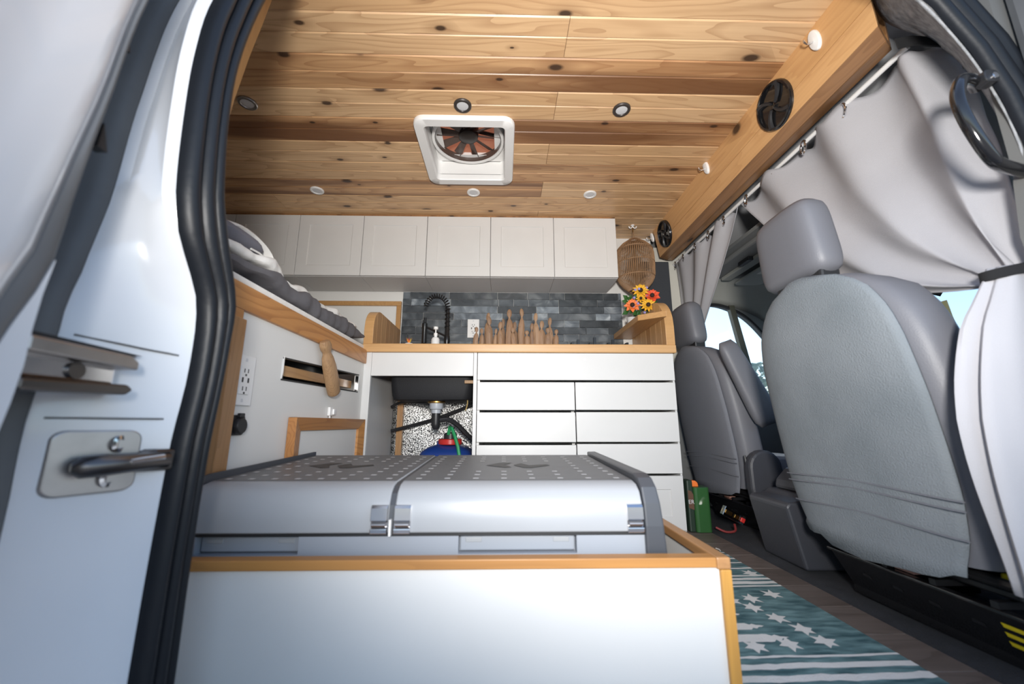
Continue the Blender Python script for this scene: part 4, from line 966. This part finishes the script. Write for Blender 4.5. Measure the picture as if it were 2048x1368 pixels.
struct(MB().grid(lambda u, v: (lerp(1.25, 1.80, u), lerp(2.40, 2.615, v), 1.452 - .13 * v * v - .13 * u * u * u), 12, 8).build('trim_4', 'headliner', smooth=True, solid=.01))
struct(MB().box(1.26, 2.05, .80, 2.60, 1.455, 1.475).build('ceiling_cab', 'headliner_dark'))
struct(MB().box(1.155, 2.1, .72, 2.62, 1.70, 1.80).build('roof_cab', 'body_white'))
struct(MB().box(1.60, 2.4, .72, 2.62, 1.48, 1.70).build('roof_cab_front', 'headliner_dark'))
oh = thing('overhead_shelf', 'dark grey overhead cab shelf behind the curtain', 'shelf', (1.5, 2.0, 1.42))
MB().box(1.30, 1.58, 1.30, 2.42, 1.425, 1.4545).build('tray', 'headliner_dark', oh, bevel=.01)
MB().box(1.40, 1.46, 1.95, 2.40, 1.402, 1.4245).build('lip', 'headliner', oh, bevel=.006)
MB().box(1.37, 1.40, 2.06, 2.16, 1.400, 1.4245).build('latch', 'rubber', oh, bevel=.004)
vs = thing('sun_visor', 'olive grey sun visor folded up above the side window', 'sun visor', (1.58, 2.2, 1.36))
MB().prism(rrect(1.56, 2.18, .18, .44, .04, 5), 'z', 1.372, 1.388).build('flap', 'headliner', vs, bevel=.006)
MB().box(1.50, 1.57, 2.05, 2.20, 1.3712, 1.3722).build('label_sticker', 'beige_trim', vs)
# light grey B-pillar trim and charcoal felt behind the lantern
struct(MB().box(1.02, 1.26, 2.555, 2.60, .80, 1.70).build('wall_driver_pillar', 'beige_trim'))
tag(MB().box(.925, 1.12, 2.512, 2.548, 1.19, 1.58).build('felt_panel', 'charcoal_felt', bevel=.006), 'charcoal felt wall panel behind the rattan lantern', 'wall panel')
# windscreen, dash, front
struct(MB().add([(1.78, .78, 1.40), (1.78, 2.60, 1.40), (2.42, 2.60, .74), (2.42, .78, .74)], [(0, 1, 2, 3)]).build('window_2', 'window_glass', solid=.006))
struct(MB().tube([(1.70, 2.61, 1.45), (1.95, 2.62, 1.20), (2.45, 2.63, .70)], .035, 8).build('trim_5', 'headliner_dark', smooth=True))
struct(MB().tube([(1.70, .75, 1.45), (1.95, .74, 1.20), (2.45, .73, .70)], .035, 8).build('trim_6', 'headliner_dark', smooth=True))
struct(MB().prism([(1.95, .25), (1.92, .60), (2.02, .72), (2.45, .745), (2.5, -.1), (2.2, -.1)], 'y', .78, 2.60).build('wall_right', 'dash_black', bevel=.02))
PWD = [(1.14, .70), (1.14, 1.20), (1.25, 1.33), (1.60, 1.33), (1.90, 1.0), (2.02, .74), (1.95, .70)]
plate_hole('door_3', [(1.10, -.1), (1.10, 1.75), (2.5, 1.75), (2.5, -.1)], smooth_loop(PWD), .725, .04, 'headliner_dark')
struct(MB().box(1.12, 2.05, .722, .726, .66, 1.36).build('window_3', 'window_glass'))
tg = tag(MB().prism([(0, 0), (.075, 0), (.075, .045), (0, .045)], 'y', 0, .002).build('parking_tag', 'black_print', origin=(0, 0, 0)), 'small black tag on the windscreen above the passenger seat', 'tag')
tg.location = (2.02, 1.80, 1.130); tg.rotation_euler = (0, .55, -.8)

# front pillar of the sliding-door opening: seal, felt lining, beige trim, grab handle
sealp = [(.70, 1.68), (.80, 1.615), (.90, 1.53), (.978, 1.434), (1.041, 1.313), (1.079, 1.198), (1.098, 1.09), (1.112, .80), (1.12, .4), (1.12, -.1)]
rings = []
for i in range(len(sealp)):
    a = Vector(sealp[max(i - 1, 0)]); b = Vector(sealp[min(i + 1, len(sealp) - 1)]); t = (b - a).normalized(); n = Vector((t.y, -t.x)) * (-1 if t.x * 0 else 1); n = n if n.x > 0 or (n.x == 0) else -n; p = Vector(sealp[i]); ring = []
    for k in range(21):
        q = k / 20; w_ = lerp(0, .085, q); bump = .006 + .012 * abs(math.sin(q * PI * 3)) ** .6
        ring.append((p.x + n.x * w_, .715 - bump, p.y + n.y * w_))
    ring += [(p.x + n.x * .085, .74, p.y + n.y * .085), (p.x, .7175, p.y)]
    rings.append(ring)
struct(MB().loft(rings).build('trim_7', 'seal_black', smooth=True, angle=60))
n_ = len(sealp)
inner_c = [(.80, .90, 1.764), (.93, .885, 1.764), (1.03, .89, 1.72), (1.10, .915, 1.64), (1.20, .90, 1.56), (1.225, .86, 1.42), (1.235, .83, 1.22), (1.25, .82, .90), (1.26, .82, .4), (1.26, .82, -.05)]
felt = MB()
felt.grid(lambda u, v: tuple(lerp(interp([(k, (sealp[k][0], .722, sealp[k][1])[c]) for k in range(n_)], u * (n_ - 1)), interp([(k, inner_c[k][c]) for k in range(n_)], u * (n_ - 1)), v) - (.012 * math.sin(PI * v) if c == 1 else 0) for c in range(3)), 45, 12)
struct(felt.build('wall_front_pillar', 'felt', smooth=True, solid=.004))
struct(MB().tube([(1.165, .795, 1.435), (1.185, .790, 1.35), (1.205, .785, 1.22), (1.22, .78, 1.08), (1.23, .775, .9)], .016, 8).build('trim_8', 'beige_trim', smooth=True))
rings = []
struct(MB().box(1.115, 1.30, .60, .70, -.3, 1.75).build('wall_front_outer', 'body_grey', bevel=.02))
gh = thing('grab_handle', 'glossy black grab handle on the front door pillar', 'grab handle', (1.05, .74, 1.05))
hp = [(1.125, .735, 1.285), (1.085, .715, 1.283), (1.040, .700, 1.266), (1.012, .692, 1.225), (1.006, .690, 1.19), (1.014, .690, 1.145), (1.032, .692, 1.10), (1.055, .697, 1.068), (1.085, .705, 1.055), (1.16, .72, 1.050)]
hp = [(x * .94, y, .5 + (z - .5) * .94) for x, y, z in hp]
hp = [tuple(interp([(k, p[c]) for k, p in enumerate(hp)], i / 4) for c in range(3)) for i in range(4 * (len(hp) - 1) + 1)]
MB().tube(hp, .0125, 12).build('bar', 'black_gloss', gh, smooth=True)
MB().prism(rrect(1.050, 1.236, .032, .030, .010, 4), 'y', .700, .724).build('mount', 'black_plastic', gh, bevel=.002)
MB().lathe([(.007, 0), (.007, -.004), (.001, -.005)], (1.052, .700, 1.233), 12, 'y').build('bolt', 'chrome', gh, smooth=True)

# ------------------------------------------------------------------ seats
def xb(z): return interp([(.18, .985), (.30, .975), (.55, .945), (.75, .918), (.88, .905), (.95, .90)], z)
def hwid(z): return interp([(.18, .245), (.25, .272), (.35, .290), (.55, .292), (.70, .282), (.78, .262), (.84, .226), (.885, .172), (.912, .105), (.925, .04)], z)
SZ = [.20 + .725 * (i / 26) for i in range(27)]
def srings(off=0.0, half=False, zmin=.0):
    R = []
    for z in SZ:
        if z < zmin: continue
        w_ = hwid(z) + off; th = .15 * min(1, (.945 - z) / .12 + .15); x0 = xb(z) - off; ring = []
        N = 36
        for k in range(N):
            a = 2 * PI * k / N; c_, s_ = math.cos(a), math.sin(a); e = .52
            px = math.copysign(abs(c_) ** e, c_); py = math.copysign(abs(s_) ** e, s_)
            bul = -.012 * (1 - min(1, abs(py)) ** 2) if px < 0 else 0
            ring.append((x0 + th / 2 + px * th / 2 + bul, 1.13 + py * w_, z))
        R.append(ring)
    return R
def make_seat(label):
    s = thing('cab_seat', label, 'seat', (1.15, 1.12, 0))
    MB().loft(srings()).build('backrest', 'seat_vinyl', s, smooth=True, angle=60)
    # fabric back cover: the rear half of the shell, slightly proud, with a loose hem
    rg = srings(.007); m = MB(); N = 36; rows_ = []
    hem = []
    for ring in rg:
        rows_.append([ring[k] for k in range(10, 24)])
    base = rows_[0]
    low = [(p[0] - .004, p[1], p[2] - .03 - .020 * math.cos((p[1] - 1.12) * 9) + .006 * math.sin(p[1] * 70)) for p in base]
    m.loft([low] + rows_, False, False)
    cv = m.build('back_cover', 'seat_cover', s, smooth=True, solid=.006)
    for zz in (.345, .325, .265):
        r0 = [(xb(zz) - .0215 + .02 * abs(t) ** 8, 1.12 + t * (hwid(zz) - .006), zz + .012 * (1 - abs(t)) - .006) for t in [-.93 + 1.86 * i / 20 for i in range(21)]]
        MB().tube(r0, .0022, 5).build('seam', 'seat_cloth', cv)
    # cushion
    MB().loft([[(1.02 + .46 / 2 + x, 1.12 + y, z) for x, y in rrect(0, 0, .46 * k, .52 * k, .06, 5)] for z, k in ((.205, .94), (.225, 1), (.31, 1), (.335, .93))]).build('cushion', 'seat_cloth', s, smooth=True, angle=50)
    # headrest with stitched edge
    h = MB(); rings = []
    for i in range(15):
        t = i / 14; z = lerp(.938, 1.178, t); f_ = max(1 - abs(2 * t - 1) ** 5, .04) ** .4; w_ = (.138 - .014 * t) * (.72 + .28 * f_); th = .115 * (.45 + .55 * f_); xc = .955 - .02 * t
        rings.append([(xc + th / 2 * math.copysign(abs(math.cos(a)) ** .6, math.cos(a)), 1.185 + w_ * math.copysign(abs(math.sin(a)) ** .6, math.sin(a)), z) for a in [2 * PI * k / 28 for k in range(28)]])
    hr = h.loft(rings).build('headrest', 'seat_vinyl', s, smooth=True, angle=70)
    MB().tube([(lerp(.922, .906, t), 1.072 + .010 * t, lerp(.968, 1.163, t)) for t in [i / 10 for i in range(11)]], .0022, 5).build('stitching', 'charcoal_plastic', hr)
    for yy in (1.115, 1.235): MB().tube([(.955, yy, .89), (.955, yy, .975)], .006, 8).build('headrest_post', 'chrome', s, smooth=True)
    MB().box(.925, .985, 1.075, 1.265, .905, .950).build('post_guide', 'rubber', s, bevel=.008)
    return s
seat = make_seat('grey passenger seat with fabric back cover beside the tied curtain')
drv_seat = copytree(seat)
drv_seat.location = seat.location + Vector((.13, 1.05, 0)); drv_seat['label'] = 'grey driver seat with raised armrest beyond the drawer cabinet'
for o in (seat, drv_seat): o['group'] = 'front cab seats'
for ch in drv_seat.children:
    if ch.name.startswith('back_cover'):
        ch.data = ch.data.copy(); ch.data.materials.clear(); ch.data.materials.append(M['seat_cloth'])  # darker cover than the passenger's: the driver side's shade put into the colour
ar = MB(); rings = []
for i in range(17):
    t = i / 16; f_ = max(1 - abs(2 * t - 1) ** 6, .03) ** .4; x = lerp(1.225, 1.055, t); z = lerp(.50, .885, t); w_ = lerp(.060, .040, t) * (.6 + .4 * f_); 
    rings.append([(x + w_ * math.copysign(abs(math.cos(a)) ** .6, math.cos(a)), 1.835 + .030 * f_ * math.copysign(abs(math.sin(a)) ** .6, math.sin(a)), z + .4 * w_ * math.cos(a)) for a in [2 * PI * k / 20 for k in range(20)]])
ar.loft(rings).build('armrest', 'seat_vinyl', drv_seat, smooth=True, angle=70)
MB().prism([(1.11, .12), (1.095, .22)] + arc((1.17, .31), .075, PI, 0, 10) + [(1.26, .20), (1.27, .12)], 'y', 1.815, 1.865).build('hinge_cover', 'charcoal_plastic', drv_seat, bevel=.012)
MB().tube([(1.10, 1.855, .36), (1.105, 1.853, .30), (1.118, 1.850, .24), (1.13, 1.85, .21)], [.004, .008, .008, .004], 6).build('cover_slit', 'rubber', drv_seat)

def seat_base(label, dx, dy):
    b = thing('seat_base', label, 'seat base', (1.18 + dx, 1.08 + dy, 0), 'black metal seat bases')
    MB().prism([(1.06, .008), (1.06, .03), (1.005, .125), (1.02, .125), (1.075, .03), (1.075, .008)], 'y', .835, 1.30).build('side_plate', 'black_gloss', b, bevel=.002)
    MB().box(1.077, 1.42, .835, .86, .008, .13).build('end_plate', 'black_gloss', b)
    MB().box(1.077, 1.42, 1.275, 1.30, .008, .13).build('end_plate', 'black_gloss', b)
    MB().box(.997, 1.018, .83, 1.305, .1255, .1330).build('lip', 'black_gloss', b, bevel=.002)
    MB().box(1.04, 1.40, .86, 1.28, .148, .165).build('slide_rail', 'black_metal', b, bevel=.004)
    MB().tube([(1.03, .85, .178), (1.03, 1.30, .178)], .011, 8).build('front_tube', 'black_metal', b, smooth=True)
    for k, yy in enumerate((.93, 1.02, 1.11, 1.20)):
        MB().add([(1.0335 - .0005, yy, .075), (1.0335 - .0005, yy + .05, .078), (1.029 - .0005, yy + .05, .086), (1.029 - .0005, yy, .083)], [(0, 1, 2, 3)]).build('slot', 'rubber', b)
    MB().box(1.02, 1.05, 1.06, 1.12, .134, .139).build('tape_patch', 'pink_tape', b)
    for k in range(4):
        MB().box(1.0, 1.42, .87 + .12 * k, .885 + .12 * k, .134, .147).build('spring_wire', 'black_metal', b)
    if dy: 
        for o in b.children: o.location = (dx, dy, 0) if False else o.location
    return b
sb1 = seat_base('black metal seat base under the passenger seat with slots', 0, 0)
sb2 = copytree(sb1); sb2.location = sb1.location + Vector((.13, 1.05, 0)); sb2['label'] = 'black metal seat base under the driver seat beside the green case'
for k in range(3):
    MB().add([(1.0335 - .017 * k * 0 - .001 - .009 * (2 - k) * .6, .845, .050 + .018 * k), (1.0335 - .001 - .009 * (2 - k) * .6, .905, .050 + .018 * k), (1.030 - .009 * (2 - k) * .6, .905, .060 + .018 * k), (1.030 - .009 * (2 - k) * .6, .845, .060 + .018 * k)], [(0, 1, 2, 3)])
for k in range(3):
    z = .055 + .020 * k; x = 1.06 - (z - .03) * .579 - .0012
    MB().add([(x, .84, z), (x, .90 - .006 * k, z), (x - .0055, .90 - .006 * k, z + .0095), (x - .0055, .84, z + .0095)], [(0, 1, 2, 3)]).build('warning_stripe', 'yellow_plastic', sb1)
MB().box(1.06, 1.12, .862, .91, .166, .19).build('adjust_lever', 'yellow_plastic', sb1, bevel=.006)

cs = thing('centre_console', 'dark charcoal plastic console box between the cab seats', 'console', (1.2, 1.57, 0))
MB().prism([(1.035, .009), (.992, .215), (1.002, .228), (1.06, .236), (1.075, .25), (1.45, .25), (1.45, .009)], 'y', 1.458, 1.68).build('base', 'charcoal_plastic', cs, bevel=.012)
MB().prism([(1.09, .2505), (1.10, .285), (1.14, .325), (1.22, .36), (1.45, .375), (1.45, .2505)], 'y', 1.475, 1.665).build('top', 'charcoal_plastic', cs, bevel=.014)
gc = thing('tool_case', 'green carrying case with orange latch standing beside the drawers', 'case', (.94, 2.02, 0))
MB().loft([[(.950 + x, 2.02 + y, z) for x, y in rrect(0, 0, .075, .075, .014, 4)] for z in (.001, .006, .195, .203)]).build('shell', 'case_green', gc, bevel=.003)
MB().box(.884, .9125, 1.992, 2.05, .001, .235).build('side', 'case_dark', gc, bevel=.006)
MB().prism([(.886, .11), (.911, .10), (.911, .17), (.902, .185), (.886, .19)], 'y', 1.9905, 1.9918).build('label_print', 'case_brown', gc)
MB().prism([(.905, .2035), (.945, .2035), (.942, .222), (.930, .232), (.912, .232)], 'y', 2.0, 2.03).build('latch', 'orange_plastic', gc, bevel=.004)
tx = bpy.data.curves.new('letter', 'FONT'); tx.body = 'ER'; tx.size = .026; tx.extrude = .0004; tx.materials.append(M['white_print'])
to = bpy.data.objects.new('lettering_curve', tx); COL.objects.link(to); bpy.context.view_layer.update()
tm = bpy.data.meshes.new_from_object(to.evaluated_get(bpy.context.evaluated_depsgraph_get())); bpy.data.objects.remove(to)
to = bpy.data.objects.new('lettering', tm); COL.objects.link(to); to.parent = gc; to.location = (.884 - .94, 1.9902 - 2.02, .128); to.rotation_euler = (PI / 2, 0, 0)
fb = thing('fuse_block', 'clear plastic fuse block with red knob on the driver seat base', 'fuse block', (1.04, 1.885, .10))
def tilt(b):
    b.rotation_euler = (0, .5, 0); return b
for nm, bx_, mt_ in (('cover', (.985, 1.085, 1.872, 1.898, .075, .118), 'clear_plastic'), ('bus_bar', (.995, 1.03, 1.880, 1.892, .088, .106), 'brass'), ('bus_bar', (1.04, 1.07, 1.880, 1.892, .088, .106), 'brass'), ('knob', (1.062, 1.082, 1.864, 1.8715, .086, .106), 'red_plastic')):
    MB().box(*bx_).build(nm, mt_, fb, bevel=.003)
fb.rotation_euler = (0, .5, 0)
hose('red_cable', [(.99, 1.96, .03), (1.02, 1.93, .018), (1.045, 1.90, .030), (1.04, 1.89, .06)], .005, 'wire_red', 'dark red cable looping beside the green case', 'cable')

# ------------------------------------------------------------------ curtain rod and grey curtains
tag(MB().tube([(1.166, .93, 1.570), (1.166, 2.56, 1.570)], .008, 10).build('curtain_rod', 'white_plastic', smooth=True), 'thin white curtain rod under the back of the pine beam', 'curtain rod')
def bez(a, b, c, d, t):
    u = 1 - t; return a * u ** 3 + b * 3 * u * u * t + c * 3 * u * t * t + d * t ** 3
pc = thing('curtain', 'grey curtain swept aside and tied above the passenger seat', 'curtain', (1.12, .9, .28), 'grey cab curtains')
TIE = Vector((1.085, .790, .815))
def pcur(s, t):
    if s < .78: T = Vector((1.172, lerp(1.775, .985, s / .78), 1.566))
    else: q = (s - .78) / .22; T = Vector((lerp(1.172, 1.24, q), lerp(.985, .895, q), lerp(1.566, 1.552, q)))
    C = TIE + Vector((.05 * (s - .35), -.015 + .05 * (1 - s), .035 * (s - .5)))
    B1_ = T + Vector((.02, lerp(-.14, -.01, s), lerp(-.20, -.30, s))); B2_ = C + Vector((.03, lerp(.46, .02, s), lerp(.07, .34, s)))
    p = bez(T, B1_, B2_, C, t)
    fade = math.sin(PI * min(1, t * 1.02)) ** .5
    f1 = math.sin(s * 2 * PI * 3.1 + 2.2 * t) * (.026 * (1 - t) + .010) + .020 * fade * wob(s * 3.2, t * 2.2, 2.5) + .008 * wob(s * 9, t * 4, 7)
    p.x += f1; p.z += .012 * math.cos(s * 2 * PI * 8) * max(0, 1 - t * 9) - .0
    p.y += .012 * math.cos(s * 2 * PI * 3.1 + 2.2 * t) * t
    return tuple(p)
MB().grid(pcur, 90, 46).build('drape', 'curtain', pc, smooth=True, solid=.003)
def ptail(u, v):
    z = lerp(.825, .24 + .05 * math.cos(2 * PI * u), v); a = 2 * PI * u
    g = interp([(0, .30), (.06, .42), (.2, .74), (.4, .95), (.65, 1.02), (1, .92)], v)
    cx_ = lerp(1.085, 1.065, min(1, v * 2)) + .02 * max(0, v - .5); k = 1 + .10 * math.sin(a * 5 + 2 * v) + .06 * math.sin(a * 9 + 1)
    return (cx_ + .150 * g * k * math.cos(a), .775 + .040 * (g * .8 + .25) * k * math.sin(a), z)
MB().grid(ptail, 60, 24).build('tail', 'curtain', pc, smooth=True, solid=.003)
def ring_band(c, rx, ry, h, tiltx, name, mat, par):
    m = MB(); rings = []
    for k in range(33):
        a = 2 * PI * k / 32; x, y = c[0] + rx * math.cos(a), c[1] + ry * math.sin(a); z = c[2] + tiltx * math.cos(a)
        o = 1.05; rings.append([(x, y, z - h / 2), (c[0] + rx * o * math.cos(a), c[1] + ry * o * math.sin(a), z - h / 2), (c[0] + rx * o * math.cos(a), c[1] + ry * o * math.sin(a), z + h / 2), (x, y, z + h / 2)])
    return m.loft(rings).build(name, mat, par, smooth=True, angle=40)
ring_band((1.085, .778, .818), .062, .030, .022, .012, 'tieback', 'strap_black', pc)
MB().prism([(1.08, 1.545), (1.13, 1.556), (1.25, 1.548), (1.285, 1.562), (1.285, 1.535), (1.24, 1.520), (1.13, 1.526), (1.085, 1.512)], 'y', .885, .889).build('velcro_strap', 'strap_black', pc)
def grommet(y, par, z=1.548, x=1.156, yaw=.35):
    m = MB(); pts = [(x + .023 * math.cos(a) * math.sin(yaw), y + .023 * math.cos(a) * math.cos(yaw), z + .023 * math.sin(a)) for a in [2 * PI * k / 24 for k in range(25)]]
    m.tube(pts, .0042, 6).build('grommet', 'chrome', par, smooth=True)
for y in (1.70, 1.52, 1.33, 1.15): grommet(y, pc)
dcur = thing('curtain', 'grey curtain gathered by the driver seat headrest', 'curtain', (1.2, 2.4, .6), 'grey cab curtains')
def dfun(s, t):
    T = Vector((1.172, lerp(1.785, 2.545, s), 1.566)); C = Vector((1.215, lerp(2.44, 2.56, s), .985))
    t2 = min(t / .72, 1); p = T.lerp(C, t2) if t <= .72 else C + Vector((.0, .03 * (t - .72), -(t - .72) * 1.3))
    p = Vector(p); p.x += math.sin(s * 2 * PI * 3.3 + 1.2 * t) * .017 * (1 - .5 * t2) + .022 * wob(s * 3.5, t * 1.5, 4); p.z += .012 * math.cos(s * 2 * PI * 9) * max(0, 1 - t * 9)
    return tuple(p)
MB().grid(dfun, 60, 36).build('drape', 'curtain', dcur, smooth=True, solid=.003)
for y in (1.90, 2.06, 2.22, 2.38, 2.50): grommet(y, dcur)

# ------------------------------------------------------------------ outside: a few trees and a pole beyond the windows
def tree(x, y, h, r, label, seed):
    t = thing('tree', label, 'tree', (x, y, -.6), 'trees outside the van windows')
    MB().tube([(x, y, -.6), (x + .1, y, h * .4), (x, y + .1, h * .75)], [.22, .16, .06], 8).build('trunk', 'bark', t, smooth=True)
    m = MB(); q = random.Random(seed)
    for k in range(260):
        a = q.uniform(0, 2 * PI); e = q.uniform(-1, 1); rr = r * q.uniform(.35, 1.0) ** .6; c = Vector((x + rr * math.cos(a) * math.sqrt(1 - e * e), y + rr * math.sin(a) * math.sqrt(1 - e * e), h * .72 + rr * e * .8))
        d1 = Vector((q.uniform(-1, 1), q.uniform(-1, 1), q.uniform(-1, 1))).normalized() * .32; d2 = d1.orthogonal().normalized() * .2
        m.add([c - d1, c + d2, c + d1, c - d2, c + d1.cross(d2) * .6], [(0, 1, 4), (1, 2, 4), (2, 3, 4), (3, 0, 4), (0, 3, 2, 1)])
    m.build('crown', 'tree_leaf', t)['kind'] = 'stuff'
tree(18.3, 27, 4.6, 1.9, 'green tree seen low in the driver window', 1)
tree(21.6, 29, 3.4, 1.4, 'dark tree seen behind the window bar', 2)
tree(26.0, 31, 3.2, 1.8, 'dark tree seen beside the passenger seat edge', 3)
tag(MB().tube([(16.6, 13.9, -.6), (16.5, 13.9, 2.0), (16.62, 13.9, 4.2), (16.4, 13.9, 5.0)], [.07, .06, .05, .12], 7).build('pole', 'pole_tan', smooth=True), 'thin tan pole outside the windscreen above the passenger seat', 'pole')
